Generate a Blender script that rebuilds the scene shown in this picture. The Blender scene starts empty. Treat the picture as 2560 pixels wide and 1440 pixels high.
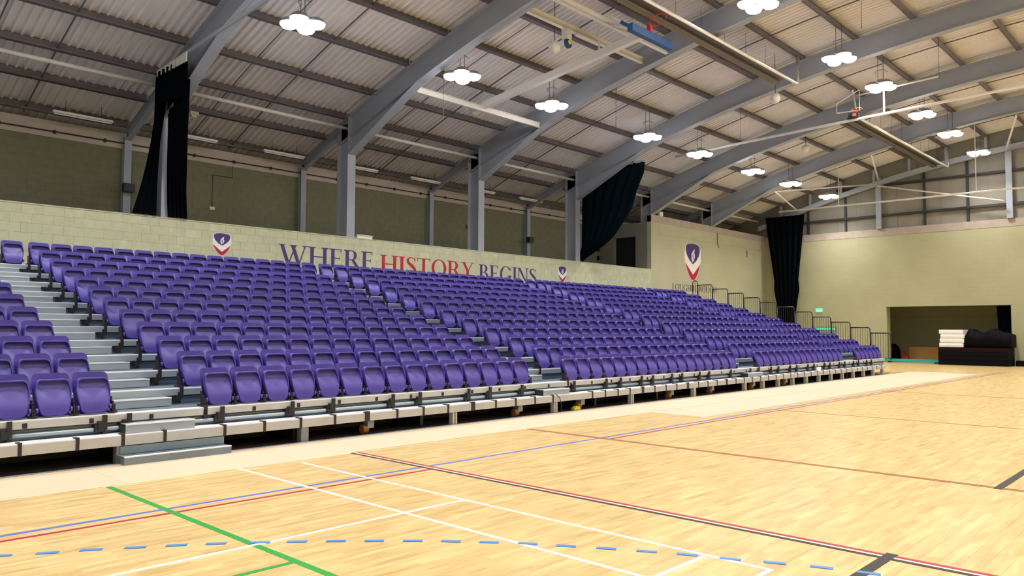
import bpy, math, random
from mathutils import Vector, Matrix
random.seed(7)
S = bpy.context.scene
COL = S.collection
# ------------------------------------------------------------------ camera
CAM_H = 1.65
FPX = 1920.83
YAW, PITCH, ROLL = math.radians(43.603), math.radians(3.0603), math.radians(0.2519)
fwd = Vector((-math.sin(YAW)*math.cos(PITCH), math.cos(YAW)*math.cos(PITCH), math.sin(PITCH)))
rgt0 = Vector((math.cos(YAW), math.sin(YAW), 0))
up0 = rgt0.cross(fwd)
rgt = rgt0*math.cos(ROLL)+up0*math.sin(ROLL)
upv = -rgt0*math.sin(ROLL)+up0*math.cos(ROLL)
cam = bpy.data.cameras.new('camera'); cam.sensor_fit = 'HORIZONTAL'; cam.sensor_width = 36.0
cam.lens = FPX/2560*36; cam.clip_start = 0.05; cam.clip_end = 300
camo = bpy.data.objects.new('camera', cam); COL.objects.link(camo)
M = Matrix((rgt, upv, -fwd)).transposed().to_4x4(); M.translation = (0, 0, CAM_H); camo.matrix_world = M
S.camera = camo
def px(p):
    d = Vector(p)-Vector((0, 0, CAM_H)); k = d.dot(fwd)
    if k < .1: return None
    return (1280+FPX*d.dot(rgt)/k, 720-FPX*d.dot(upv)/k, k)
# ------------------------------------------------------------------ world / exposure
w = bpy.data.worlds.new('world'); S.world = w; w.use_nodes = True
w.node_tree.nodes['Background'].inputs[0].default_value = (.9, .95, 1, 1)
w.node_tree.nodes['Background'].inputs[1].default_value = 0.03
S.view_settings.view_transform = 'Standard'; S.view_settings.look = 'None'
S.view_settings.exposure = -0.05; S.view_settings.gamma = 1; S.view_settings.use_curve_mapping = False
LAMP_W = 148.0
GLOW = 30.0
# ------------------------------------------------------------------ materials
def mat(name, col, rough=.5, metal=0, var=0, vscale=3, bump=0, bscale=40, spec=.5, emit=None, estr=0, rnd=0):
    m = bpy.data.materials.new(name); m.use_nodes = True; nt = m.node_tree; b = nt.nodes['Principled BSDF']
    b.inputs['Base Color'].default_value = (*col, 1); b.inputs['Roughness'].default_value = rough
    b.inputs['Metallic'].default_value = metal; b.inputs['Specular IOR Level'].default_value = spec
    if emit: b.inputs['Emission Color'].default_value = (*emit, 1); b.inputs['Emission Strength'].default_value = estr
    if var or bump or rnd:
        g = nt.nodes.new('ShaderNodeNewGeometry')
        if var or rnd:
            n = nt.nodes.new('ShaderNodeTexNoise'); n.inputs['Scale'].default_value = vscale; n.inputs['Detail'].default_value = 5
            nt.links.new(g.outputs['Position'], n.inputs['Vector'])
            r = nt.nodes.new('ShaderNodeMapRange'); r.inputs[1].default_value = .3; r.inputs[2].default_value = .7
            r.inputs[3].default_value = 1-var; r.inputs[4].default_value = 1+var
            nt.links.new(n.outputs['Fac'], r.inputs[0])
            v = r.outputs[0]
            if rnd:
                oi = nt.nodes.new('ShaderNodeObjectInfo'); r2 = nt.nodes.new('ShaderNodeMapRange')
                r2.inputs[3].default_value = 1-rnd; r2.inputs[4].default_value = 1+rnd
                nt.links.new(oi.outputs['Random'], r2.inputs[0])
                mu = nt.nodes.new('ShaderNodeMath'); mu.operation = 'MULTIPLY'
                nt.links.new(v, mu.inputs[0]); nt.links.new(r2.outputs[0], mu.inputs[1]); v = mu.outputs[0]
            mx = nt.nodes.new('ShaderNodeVectorMath'); mx.operation = 'SCALE'; mx.inputs[0].default_value = col
            nt.links.new(v, mx.inputs['Scale']); nt.links.new(mx.outputs[0], b.inputs['Base Color'])
        if bump:
            n2 = nt.nodes.new('ShaderNodeTexNoise'); n2.inputs['Scale'].default_value = bscale; n2.inputs['Detail'].default_value = 3
            nt.links.new(g.outputs['Position'], n2.inputs['Vector'])
            bp = nt.nodes.new('ShaderNodeBump'); bp.inputs['Strength'].default_value = bump; bp.inputs['Distance'].default_value = .01
            nt.links.new(n2.outputs['Fac'], bp.inputs['Height']); nt.links.new(bp.outputs[0], b.inputs['Normal'])
    return m
def block_mat(name, col, axis):
    # painted blockwork seen from too far away to model each block: faint joints
    m = mat(name, col, .75, var=.07, vscale=.55); nt = m.node_tree; b = nt.nodes['Principled BSDF']
    g = nt.nodes.new('ShaderNodeNewGeometry'); sp = nt.nodes.new('ShaderNodeSeparateXYZ'); cb = nt.nodes.new('ShaderNodeCombineXYZ')
    nt.links.new(g.outputs['Position'], sp.inputs[0])
    nt.links.new(sp.outputs[axis], cb.inputs[0]); nt.links.new(sp.outputs['Z'], cb.inputs[1])
    br = nt.nodes.new('ShaderNodeTexBrick'); br.inputs['Scale'].default_value = 1; br.inputs['Brick Width'].default_value = .45
    br.inputs['Row Height'].default_value = .225; br.inputs['Mortar Size'].default_value = .008; br.inputs['Mortar Smooth'].default_value = .3
    br.inputs['Color1'].default_value = (1, 1, 1, 1); br.inputs['Color2'].default_value = (.975, .975, .975, 1); br.inputs['Mortar'].default_value = (.91, .91, .91, 1)
    nt.links.new(cb.outputs[0], br.inputs['Vector'])
    old = b.inputs['Base Color'].links[0].from_socket
    mx = nt.nodes.new('ShaderNodeVectorMath'); mx.operation = 'MULTIPLY'
    nt.links.new(old, mx.inputs[0]); nt.links.new(br.outputs['Color'], mx.inputs[1]); nt.links.new(mx.outputs[0], b.inputs['Base Color'])
    return m
def wood_mat():
    m = bpy.data.materials.new('maple_strip'); m.use_nodes = True; nt = m.node_tree; b = nt.nodes['Principled BSDF']
    g = nt.nodes.new('ShaderNodeNewGeometry'); sp = nt.nodes.new('ShaderNodeSeparateXYZ'); cb = nt.nodes.new('ShaderNodeCombineXYZ')
    nt.links.new(g.outputs['Position'], sp.inputs[0]); nt.links.new(sp.outputs['Y'], cb.inputs[0]); nt.links.new(sp.outputs['X'], cb.inputs[1])
    br = nt.nodes.new('ShaderNodeTexBrick'); br.offset = .37; br.offset_frequency = 2; br.squash = .8; br.squash_frequency = 3
    for k, v in (('Scale', 1), ('Brick Width', .46), ('Row Height', .065), ('Mortar Size', .0006), ('Bias', 0)): br.inputs[k].default_value = v
    br.inputs['Color1'].default_value = (.69, .515, .225, 1); br.inputs['Color2'].default_value = (.56, .39, .15, 1); br.inputs['Mortar'].default_value = (.5, .32, .12, 1)
    nt.links.new(cb.outputs[0], br.inputs['Vector'])
    mp = nt.nodes.new('ShaderNodeMapping'); mp.inputs['Scale'].default_value = (11, 1.3, 1); nt.links.new(g.outputs['Position'], mp.inputs['Vector'])
    n = nt.nodes.new('ShaderNodeTexNoise'); n.inputs['Scale'].default_value = 1.6; n.inputs['Detail'].default_value = 6; n.inputs['Distortion'].default_value = .6
    nt.links.new(mp.outputs[0], n.inputs['Vector'])
    r = nt.nodes.new('ShaderNodeMapRange'); r.inputs[1].default_value = .32; r.inputs[2].default_value = .62; r.inputs[3].default_value = .80; r.inputs[4].default_value = 1.07
    nt.links.new(n.outputs['Fac'], r.inputs[0])
    mx = nt.nodes.new('ShaderNodeVectorMath'); mx.operation = 'SCALE'; nt.links.new(br.outputs['Color'], mx.inputs[0]); nt.links.new(r.outputs[0], mx.inputs['Scale'])
    nt.links.new(mx.outputs[0], b.inputs['Base Color']); b.inputs['Roughness'].default_value = .3; b.inputs['Specular IOR Level'].default_value = .45
    return m
WOOD = wood_mat()
PURPLE = mat('purple_plastic', (.053, .036, .265), .42, rnd=.06, var=.02, bump=.06, bscale=300)
PURPLE_D = mat('dark_purple_plastic', (.055, .035, .2), .4)
BLACK = mat('black_steel', (.012, .012, .014), .45)
BLACKF = mat('black_drape_fabric', (.002, .003, .005), .95, spec=.03)
GREENF = mat('green_black_drape_fabric', (.0012, .006, .009), .9, spec=.05)
ALU = mat('aluminium_extrusion', (.36, .42, .47), .38, .5, var=.05, vscale=4)
ALUHL = mat('highlight_pale_nosing', (.78, .79, .84), .45, .1, var=.04, vscale=5)  # aluminium with the top-edge highlight painted in as a paler tone
STEPM = mat('grey_step_box', (.30, .36, .41), .42, .3, var=.05)
LIPM = mat('warm_grey_lip', (.46, .46, .44), .5, .2, var=.05, vscale=5)
DECK = mat('grey_deck', (.17, .22, .27), .4, .5, var=.08, vscale=3)
RISER = mat('galvanised_riser', (.20, .26, .31), .42, .6, var=.12, vscale=2.5)
STEEL = mat('grey_painted_steel', (.33, .36, .42), .5, var=.05, vscale=1.2)
WHITE_ST = mat('white_painted_steel', (.72, .72, .70), .4)
PURLIN = mat('brown_grey_purlin', (.13, .115, .13), .55, var=.12, vscale=2)
SHEET = mat('ivory_roof_sheet', (.78, .755, .76), .6, var=.06, vscale=.7)
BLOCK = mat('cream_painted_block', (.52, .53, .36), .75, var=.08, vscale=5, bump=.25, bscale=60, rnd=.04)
GALSHADE = mat('shade_darkened_gallery_block', (.19, .19, .12), .8, var=.08, vscale=5)  # cream blockwork with the gallery shade darkened into its base colour
MORTAR = mat('cream_painted_mortar', (.47, .475, .32), .85, var=.06)
BLOCKX = block_mat('cream_block_along_x', (.395, .39, .235), 'X')
BLOCKY = block_mat('cream_block_along_y', (.45, .45, .30), 'Y')
CAP = mat('pinkish_wall_band', (.40, .34, .285), .8, var=.08)
BAND = mat('pale_fascia_board', (.50, .45, .40), .7, var=.06)
CLAD = mat('grey_gable_cladding', (.25, .235, .19), .6, var=.08, vscale=1.5)
DARKRAIL = mat('dark_gable_rail', (.03, .028, .03), .6)
PEACH = mat('pale_hardboard', (.62, .475, .325), .5, var=.04, vscale=1.5)
UNDERSHADE = mat('under_stand_shade', (.10, .07, .055), .8, var=.2)  # shade under the stand painted as a dark base colour
SLAB = mat('concrete_slab', (.3, .3, .29), .8, var=.1)
GREYWALL = mat('grey_plaster', (.24, .24, .21), .8, var=.05)
VOID = mat('dark_interior', (.008, .01, .014), .9)
ORANGE = mat('orange_wheel', (.26, .085, .015), .5)
YELLOW = mat('yellow_plastic', (.85, .85, .02), .4)
LEGM = mat('beige_painted_leg', (.55, .52, .42), .55)
GALV = mat('grey_box_steel', (.25, .25, .26), .5, .3)
RED = mat('crimson_paint', (.43, .009, .04), .6)
INK = mat('purple_ink_paint', (.055, .028, .16), .6)
SLATE = mat('slate_paint', (.05, .055, .075), .6)
WPAINT = mat('white_paint', (.80, .79, .78), .55)
LBLUE = mat('blue_line_paint', (.07, .14, .60), .35)
LRED = mat('red_line_paint', (.36, .012, .018), .4)
LBLK = mat('black_line_paint', (.018, .015, .012), .5)
LGRN = mat('green_line_paint', (.02, .30, .035), .35)
LWHT = mat('white_line_paint', (.88, .86, .80), .35)
LDASH = mat('sky_blue_tape', (.05, .22, .66), .35)
LPALE = mat('pale_line_paint', (.85, .80, .62), .4)
LBRN = mat('brown_line_paint', (.30, .10, .04), .4)
GLOWM = mat('lit_diffuser', (.9, .9, .9), .4, emit=(1, .98, 1), estr=GLOW)
LAMPG = mat('lamp_grey_metal', (.35, .35, .36), .4, .6)
TUBEW = mat('white_batten', (.85, .85, .83), .4)
CHROME = mat('polished_tube', (.85, .85, .82), .25, .45)
REFL = mat('heater_reflector', (.16, .15, .15), .5, .4)
GBLUE = mat('blue_pad', (.012, .075, .23), .5)
GYEL = mat('yellow_disc', (.7, .55, .04), .5)
GRED = mat('red_rim', (.55, .02, .02), .4)
GORG = mat('orange_rim', (.8, .16, .03), .4)
GLASS = mat('clear_backboard', (.9, .9, .9), .08); GLASS.node_tree.nodes['Principled BSDF'].inputs['Transmission Weight'].default_value = 1
TURQ = mat('turquoise_vinyl', (.02, .42, .42), .4)
TAN = mat('tan_board', (.42, .22, .045), .6)
MATB = mat('black_mat_vinyl', (.003, .0025, .005), .7, spec=.1)
MATD = mat('maroon_mat_vinyl', (.012, .003, .005), .7, spec=.1)
MATW = mat('white_mat_vinyl', (.88, .87, .87), .5)
EXITG = mat('green_lit_sign', (.1, .6, .4), .4, emit=(.1, .8, .45), estr=1.1)
GREENGL = mat('green_lit_glass', (.05, .5, .3), .2, emit=(.12, .8, .45), estr=.5)
OFFW = mat('off_white_plastic', (.72, .72, .66), .5)
PAPER = mat('white_paper', (.9, .9, .9), .6)
# ------------------------------------------------------------------ mesh helpers
ORG = {}
class MB:
    def __init__(s): s.v = []; s.f = []; s.mi = []; s.m = 0
    def add(s, vs, fs):
        n = len(s.v); s.v += [tuple(v) for v in vs]; s.f += [tuple(i+n for i in f) for f in fs]; s.mi += [s.m]*len(fs); return s
    def box(s, x0, x1, y0, y1, z0, z1):
        if x0 > x1: x0, x1 = x1, x0
        if y0 > y1: y0, y1 = y1, y0
        if z0 > z1: z0, z1 = z1, z0
        return s.add([(x0, y0, z0), (x1, y0, z0), (x1, y1, z0), (x0, y1, z0), (x0, y0, z1), (x1, y0, z1), (x1, y1, z1), (x0, y1, z1)],
              [(3, 2, 1, 0), (4, 5, 6, 7), (0, 1, 5, 4), (1, 2, 6, 5), (2, 3, 7, 6), (3, 0, 4, 7)])
    def bar(s, p, q, w, h):
        # rectangular bar between two points, w horizontal, h the other way
        p, q = Vector(p), Vector(q); d = (q-p).normalized()
        a = d.cross(Vector((0, 0, 1)))
        if a.length < 1e-4: a = Vector((1, 0, 0))
        a.normalize(); b = a.cross(d)
        vs = []
        for c in (p, q):
            for sa, sb in ((-1, -1), (1, -1), (1, 1), (-1, 1)): vs.append(c+a*sa*w/2+b*sb*h/2)
        return s.add(vs, [(0, 1, 2, 3), (7, 6, 5, 4), (0, 4, 5, 1), (1, 5, 6, 2), (2, 6, 7, 3), (3, 7, 4, 0)])
    def tube(s, pts, r, n=8, caps=True):
        pts = [Vector(p) for p in pts]; rings = []
        for i, p in enumerate(pts):
            a = pts[max(i-1, 0)]; b = pts[min(i+1, len(pts)-1)]; d = (b-a).normalized()
            u = d.cross(Vector((0, 0, 1)))
            if u.length < 1e-3: u = d.cross(Vector((0, 1, 0)))
            u.normalize(); v = d.cross(u)
            rr = r[i] if isinstance(r, (list, tuple)) else r
            rings.append([p+(u*math.cos(t)+v*math.sin(t))*rr for t in [2*math.pi*k/n for k in range(n)]])
        vs = [x for R in rings for x in R]; fs = []
        for i in range(len(pts)-1):
            for k in range(n): fs.append((i*n+k, i*n+(k+1) % n, (i+1)*n+(k+1) % n, (i+1)*n+k))
        if caps: fs.append(tuple(range(n-1, -1, -1))); fs.append(tuple((len(pts)-1)*n+k for k in range(n)))
        return s.add(vs, fs)
    def prism(s, poly, d):
        # poly: list of 3D points, d: extrusion vector
        n = len(poly); d = Vector(d); vs = [Vector(p) for p in poly]+[Vector(p)+d for p in poly]
        return s.add(vs, [tuple(range(n)), tuple(range(2*n-1, n-1, -1))]+[(i, i+n, (i+1) % n+n, (i+1) % n) for i in range(n)])
    def lathe(s, c, prof, n=12, axis='z'):
        # prof: (r, h) pairs
        c = Vector(c); vs = []; fs = []
        for r, h in prof:
            for k in range(n):
                t = 2*math.pi*k/n
                o = Vector((r*math.cos(t), r*math.sin(t), h)) if axis == 'z' else (Vector((r*math.cos(t), h, r*math.sin(t))) if axis == 'y' else Vector((h, r*math.cos(t), r*math.sin(t))))
                vs.append(c+o)
        for i in range(len(prof)-1):
            for k in range(n): fs.append((i*n+k, i*n+(k+1) % n, (i+1)*n+(k+1) % n, (i+1)*n+k))
        fs.append(tuple(range(n-1, -1, -1))); fs.append(tuple((len(prof)-1)*n+k for k in range(n)))
        return s.add(vs, fs)
    def strip(s, xs, z0, z1, y0, y1):
        # curved bar running along X: closed section y0..y1, z0(x)..z1(x)
        vs = []; fs = []
        for x in xs: a, b = z0(x), z1(x); vs += [(x, y0, a), (x, y1, a), (x, y1, b), (x, y0, b)]
        for i in range(len(xs)-1):
            for k in range(4): fs.append((i*4+k, i*4+(k+1) % 4, i*4+4+(k+1) % 4, i*4+4+k))
        fs.append((3, 2, 1, 0)); n = 4*(len(xs)-1); fs.append((n, n+1, n+2, n+3))
        return s.add(vs, fs)
    def mesh(s, name, mats, org=(0, 0, 0), smooth=False):
        me = bpy.data.meshes.new(name)
        me.from_pydata([(v[0]-org[0], v[1]-org[1], v[2]-org[2]) for v in s.v], [], s.f)
        for m in (mats if isinstance(mats, (list, tuple)) else [mats]): me.materials.append(m)
        if any(s.mi): me.polygons.foreach_set('material_index', s.mi)
        if smooth: me.polygons.foreach_set('use_smooth', [True]*len(s.f))
        me.update(); return me
    def build(s, name, mats, parent=None, smooth=False, label=None):
        org = ORG.get(parent.name, (0, 0, 0)) if parent else (0, 0, 0)
        o = bpy.data.objects.new(name, s.mesh(name, mats, org, smooth)); COL.objects.link(o)
        if parent: o.parent = parent; ORG[o.name] = org
        if label: o['label'] = label
        return o
def tag(o, label, cat, group=None):
    o['label'] = label; o['category'] = cat
    if group: o['group'] = group
    return o
def thing(name, label, cat, loc, group=None):
    o = bpy.data.objects.new(name, None); COL.objects.link(o); o.location = loc; o.empty_display_size = .1
    ORG[o.name] = tuple(loc); return tag(o, label, cat, group)
def single(mb, name, m, label, cat, loc, group=None, smooth=False):
    o = bpy.data.objects.new(name, mb.mesh(name, m, loc, smooth)); COL.objects.link(o); o.location = loc
    return tag(o, label, cat, group)
def struct(mb, name, m, label=None, parent=None, smooth=False):
    o = mb.build(name, m, parent, smooth)
    if parent is None: o['kind'] = 'structure'
    if label: o['label'] = label
    return o
def place(name, me, parent, loc):
    o = bpy.data.objects.new(name, me); COL.objects.link(o); o.parent = parent; g = ORG.get(parent.name, (0, 0, 0))
    o.location = (loc[0]-g[0], loc[1]-g[1], loc[2]-g[2]); ORG[o.name] = g; return o
def lin(a, b, n): return [a+(b-a)*i/(n-1) for i in range(n)]
def arc(pts_n, r0, r1): return [r0+(r1-r0)*k/(pts_n-1) for k in range(pts_n)]
NUM = ['', 'first', 'second', 'third', 'fourth', 'fifth', 'sixth', 'seventh', 'eighth', 'ninth', 'tenth', 'eleventh', 'twelfth', 'thirteenth', 'fourteenth', 'fifteenth', 'sixteenth', 'seventeenth']
# ------------------------------------------------------------------ main dimensions
XW = -20.5          # court face of the block wall behind the stand
ZL = 4.53           # top of its low part
YF = 43.3           # far wall
YN = -9.2           # wall behind the camera
XR = 16.2           # wall on the other side
XG = -23.6          # back wall of the gallery
def zr(x): return 11.545-.00925*(x+2.24)**2       # top of the arched rafters
FR = [-3.26, 2.53, 8.31, 14.09, 19.88, 25.64, 31.4, 37.2]
# ------------------------------------------------------------------ floor
fb = MB().box(-24, 17, YN-.5, 49, -.25, -.021)
floor = struct(fb, 'floor', [UNDERSHADE], 'pale maple strip sports floor with coloured court lines')
wx0 = -20.36; bw, bl, gap = .13, 2.6, .0012
me_board = MB().box(0, bw-gap, 0, bl-gap, -.02, 0).mesh('floor_board', WOOD)
boards = []
nx = int((XR-wx0)/bw)+1
for i in range(nx):
    x = wx0+i*bw; off = (i*0.97) % bl
    y = YN-off
    while y < YF:
        if x > -10.0 or y > 31.0: boards.append((x, y))  # no boards under the stand, the dark base paints its shade
        y += bl
def bdist(b):
    q = px((b[0]+bw/2, b[1]+bl/2, 0))
    if q is None or not (-250 < q[0] < 2800 and q[1] < 1640): return 1e6+b[0]**2+b[1]**2
    return q[2]
boards.sort(key=bdist)
rest = MB()
for k, (x, y) in enumerate(boards):
    if k < 300: place('floor_board', me_board, floor, (x, y, 0))
    else: rest.box(x, x+bw-gap, y, min(y+bl-gap, YF), -.02, 0)
ro = rest.build('floor_boards', [WOOD], floor); ro['kind'] = 'stuff'
# hardboard sheets laid along the foot of the stand
k = 0
for y in range(-4, 17):
    y0 = y*2.05+1.1; y1 = y0+2.046
    x1 = -8.64 if y0 < 11.6 else -7.46
    if y0 > 33: continue
    struct(MB().box(-9.85, -8.66+.004*(y % 3), y0, y1, .0005, .004), 'hardboard_sheet', [PEACH], parent=floor)
    if x1 > -8: struct(MB().box(-8.645, x1+.02*(y % 2), y0-.3, y1-.3, .0005, .004), 'hardboard_sheet', [PEACH], parent=floor)
struct(MB().box(-9.93, -9.865, YN, 33, -.02, .006), 'edge_trim', [ALU], parent=floor)
struct(MB().box(-9.99, -9.94, YN, 33, -.02, .004), 'edge_trim', [BLACK], parent=floor)
LZ = [0]
def line(x0, x1, y0, y1, m, z=.0012):
    LZ[0] += 1; z = z+.00012*LZ[0]
    struct(MB().box(x0, x1, y0, y1, .0002, z), 'court_line', [m], parent=floor)
line(-8.655, -8.625, -2, 6.0, LPALE, .0015)
line(-7.185, -7.135, -4, 36, LBLUE)
line(-7.005, -6.955, -4, 5.98, LRED); line(-7.02, -6.97, 9.5, 36, LRED)
line(-8.57, 8, 2.93, 2.99, LGRN)
line(-4.94, -4.89, -3, 2.93, LGRN)
line(-8.63, 8, 4.38, 4.42, LWHT, .0014); line(-8.45, -2.40, 5.115, 5.155, LWHT, .0014)
line(-5.53, -5.49, -3, 5.115, LWHT, .0016); line(-2.93, -2.89, -3, 5.115, LWHT, .0016); line(-2.44, -2.40, -3, 5.115, LWHT, .0016)
line(-8.62, 8, 6.045, 6.095, LRED); line(-8.62, 8, 5.96, 6.005, LBLK); line(-8.62, 8, 6.01, 6.04, LPALE, .001)
line(-8.62, 8, 9.485, 9.515, LBRN); line(-8.62, 8, 9.425, 9.455, LBRN)
line(-1.98, -1.90, -3, 6.13, LBLK, .0018); line(-1.97, -1.89, 9.40, 15.5, LBLK, .0018)
line(-8.6, 8, 15.4, 15.42, LBRN); line(-7.4, 8, 22.3, 22.32, LBRN)
DASH = [(-6.72,1.28),(-6.55,1.54),(-6.39,1.8),(-6.25,2.05),(-6.08,2.3),(-5.92,2.54),(-5.75,2.77),(-5.54,3.02),(-5.36,3.23),(-5.16,3.45),(-4.95,3.66),(-4.74,3.87),(-4.52,4.07),(-4.29,4.26),(-4.05,4.44),(-3.8,4.6),(-3.54,4.76),(-3.28,4.91),(-3.02,5.05),(-2.74,5.17),(-2.47,5.31),(-2.19,5.44),(-1.91,5.54),(-1.62,5.62)]
for k in range(1, len(DASH)-1):
    a = Vector((*DASH[k-1], 0)); b = Vector((*DASH[k+1], 0)); c = Vector((*DASH[k], .0031)); d = (b-a).normalized()
    # tape pieces cut square to the hall
    struct(MB().bar(c-d*.075, c+d*.075, .05, .0018), 'court_dash', [LDASH], parent=floor)
# ------------------------------------------------------------------ walls
wl = MB().box(XW-.22, XW-.007, YN, 31.2, 0, ZL-.01).box(XW-.22, XW-.012, 31.2, YF+.3, 0, 7.16)
wall_left = struct(wl, 'wall_left', [MORTAR], 'long cream blockwork wall behind the purple seats')
me_blk = MB().box(0, .012+.006, 0, .446, 0, .221).mesh('block', BLOCK)
me_half = MB().box(0, .012+.006, 0, .219, 0, .219).mesh('block', BLOCK)
nblk = 0; low = MB()
for c in range(20):
    z = ZL-.225*(c+1)
    if z < 0: break
    y = YN if c % 2 else YN-.225
    while y < 31.2:
        y0, y1 = max(y, YN), min(y+.444, 31.2)
        q = px((XW, y+.2, z+.1))
        if y1-y0 > .43 and c < 5 and q and q[0] > -40 and nblk < 300:
            place('block', me_blk, wall_left, (XW-.018, y, z)); nblk += 1
        elif y1-y0 > .05: low.box(XW-.018, XW, y0, y1, z, z+.221)
        y += .45
o = low.build('blocks', [BLOCK], wall_left); o['kind'] = 'stuff'
struct(MB().box(XW-.012, XW, 31.2, YF, 0, 6.85), 'block_face', [BLOCKY], parent=wall_left)
struct(MB().box(XW-.23, XW+.01, 31.2, YF, 6.85, 7.2), 'wall_band', [CAP], parent=wall_left)
struct(MB().box(XW-.24, XW+.012, YN, 31.2, ZL-.008, ZL+.02), 'coping', [BLOCK], parent=wall_left)
# old patch line and pipes on the raised wall
pl = [(31.9, 6.28)]
while pl[-1][0] < 42.6: pl.append((pl[-1][0]+random.uniform(.25, .5), 6.33+.0*pl[-1][0]+random.uniform(-.07, .07)))
patch = MB()
for a, b in zip(pl, pl[1:]): patch.bar((XW+.003, a[0], a[1]), (XW+.003, b[0], b[1]), .006, .018)
patch.bar((XW+.003, 31.9, 6.28), (XW+.003, 31.9, 6.85), .006, .02)
struct(patch, 'patch_joint', [CAP], parent=wall_left)
struct(MB().tube([(XW+.02, 37.6, 6.9), (XW+.02, 37.6, 6.35), (XW+.02, 37.75, 6.1)], .015, 6), 'cable', [BLACK], parent=wall_left)
struct(MB().tube([(XW+.02, 41.0, 6.2), (XW+.02, 41.0, 5.85)], .02, 6), 'cable', [BLACK], parent=wall_left)
# gallery behind the low wall
struct(MB().box(XG, XW-.22, YN, 43.3, 4.05, 4.25), 'floor_gallery', [SLAB], 'gallery slab behind the low block wall')
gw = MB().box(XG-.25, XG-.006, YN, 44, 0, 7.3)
wall_gal = struct(gw, 'wall_gallery', [GALSHADE], 'shaded blockwork back wall of the gallery')
gb = MB()
for c in range(12):
    z = 4.25+.225*c
    y = 2.0-(.225 if c % 2 else 0)
    while y < 31:
        gb.box(XG-.03, XG, y, y+.4465, z, z+.2215); y += .45
gbo = gb.build('blocks', [GALSHADE], wall_gal); gbo['kind'] = 'stuff'
struct(MB().box(XG-.03, XG, YN, 2.0, 4.25, 6.95).box(XG-.03, XG, 31.0, 44, 4.25, 6.95), 'block_face', [GALSHADE], parent=wall_gal)
struct(MB().box(XG-.03, XG+.03, YN, 43.3, 6.86, 7.32), 'fascia_board', [BAND], parent=wall_gal)
struct(MB().tube([(XG+.06, -4, 7.02), (XG+.06, 31, 7.02)], .02, 6), 'conduit', [DARKRAIL], parent=wall_gal)
for y in [2.5+1.3*k for k in range(22)]: struct(MB().box(XG+.03, XG+.1, y, y+.06, 6.97, 7.06), 'conduit_clip', [DARKRAIL], parent=wall_gal)
struct(MB().tube([(XG+.02, 11.6, 6.9), (XG+.02, 11.6, 6.5), (XG+.02, 10.95, 6.5), (XG+.02, 10.95, 5.45)], .012, 6), 'cable', [DARKRAIL], parent=wall_gal)
struct(MB().box(XG, XG+.05, 10.87, 11.03, 5.38, 5.48), 'switch_box', [OFFW], parent=wall_gal)
# partition that closes the gallery
pt = MB().box(-21.4, XW-.22, 31.2, 31.4, 4.25, 6.86).box(XG, -22.7, 31.2, 31.4, 4.25, 6.86).box(-22.7, -21.4, 31.2, 31.4, 6.2, 6.86)
struct(pt, 'wall_partition', [GREYWALL], 'grey partition closing the gallery beside the raised wall')
struct(MB().box(-22.7, -21.4, 31.42, 31.46, 4.25, 6.2), 'doorway_dark_sheet', [VOID], 'black sheet standing for shade in the doorway at the end of the gallery')  # black sheet painting the darkness behind the opening
# far wall with storage recess
DX0, DX1, DZ = -13.75, -8.1, 2.92
wf = MB().box(XW-3.2, DX0, YF, YF+.6, 0, 6.72).box(DX1, XR+1, YF, YF+.6, 0, 6.72).box(DX0, DX1, YF, YF+.6, DZ, 6.72)
wall_far = struct(wf, 'wall_far', [BLOCKX], 'cream end wall with a storage recess and gable cladding above')
struct(MB().box(XW-3.2, XR+1, YF-.015, YF+.6, 6.72, 7.1), 'wall_band', [CAP], parent=wall_far)
cl = MB()
xs = lin(XW-3.2, XR+1, 60)
for a, b in zip(xs, xs[1:]): cl.add([(a, YF+.12, 7.1), (b, YF+.12, 7.1), (b, YF+.12, zr(b)+.5), (a, YF+.12, zr(a)+.5)], [(0, 1, 2, 3)])
struct(cl, 'cladding', [CLAD], parent=wall_far)
x = XW
while x < XR:
    if zr(x) > 7.3: struct(MB().box(x, x+.03, YF+.105, YF+.119, 7.1, zr(x)+.3), 'cladding_seam', [CLAD], parent=wall_far)
    x += 1.05
for z in (7.81, 9.43):
    xx = 2.24+0
    half = math.sqrt(max((11.545-.3-z)/.00925, 0))
    struct(MB().box(max(-2.24-half, XW), min(-2.24+half, XR), YF-.06, YF+.1, z-.06, z+.06), 'girt', [DARKRAIL], parent=wall_far)
for x in (-17.87, -15.79, -11.79, -9.8, -5.8, -3.8, 0.2, 2.2):
    struct(MB().box(x-.05, x+.05, YF, YF+.1, 7.1, zr(x)-.5), 'stud', [DARKRAIL], parent=wall_far)
for x in (-14.0, -8.0, -2.0, 4.0, 10.0):
    struct(MB().box(x-.13, x+.13, YF-.16, YF-.01, 7.1, zr(x)-.4), 'gable_post', [STEEL], parent=wall_far)
rec = MB().box(-15.2, -7.2, 47.6, 47.8, 0, 3.2).box(-15.4, -15.2, YF+.6, 47.8, 0, 3.2).box(-7.2, -7.0, YF+.6, 47.8, 0, 3.2).box(-15.4, -7.0, YF+.6, 47.8, 2.97, 3.2)
struct(rec, 'wall_recess', [BLOCKX], 'dim cream walls inside the storage recess')
struct(MB().box(-15.1, -7.3, 47.56, 47.6, 2.28, 2.32), 'trim_1', [MORTAR], 'thin rail across the back of the storage recess')
struct(MB().box(-15.2, -7.2, YF, 47.6, -.02, 0), 'floor_recess', [WOOD], 'maple floor inside the storage recess')
struct(MB().box(XR, XR+.3, YN, YF, 0, 9.2), 'wall_right', [BLOCKY], 'cream wall on the far side of the court')
nw = MB()
for a, b in zip(xs, xs[1:]): nw.add([(a, YN, 0), (b, YN, 0), (b, YN, zr(b)+.5), (a, YN, zr(a)+.5)], [(0, 1, 2, 3)])
struct(nw, 'wall_near', [BLOCKX], 'cream end wall behind the viewer')
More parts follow.
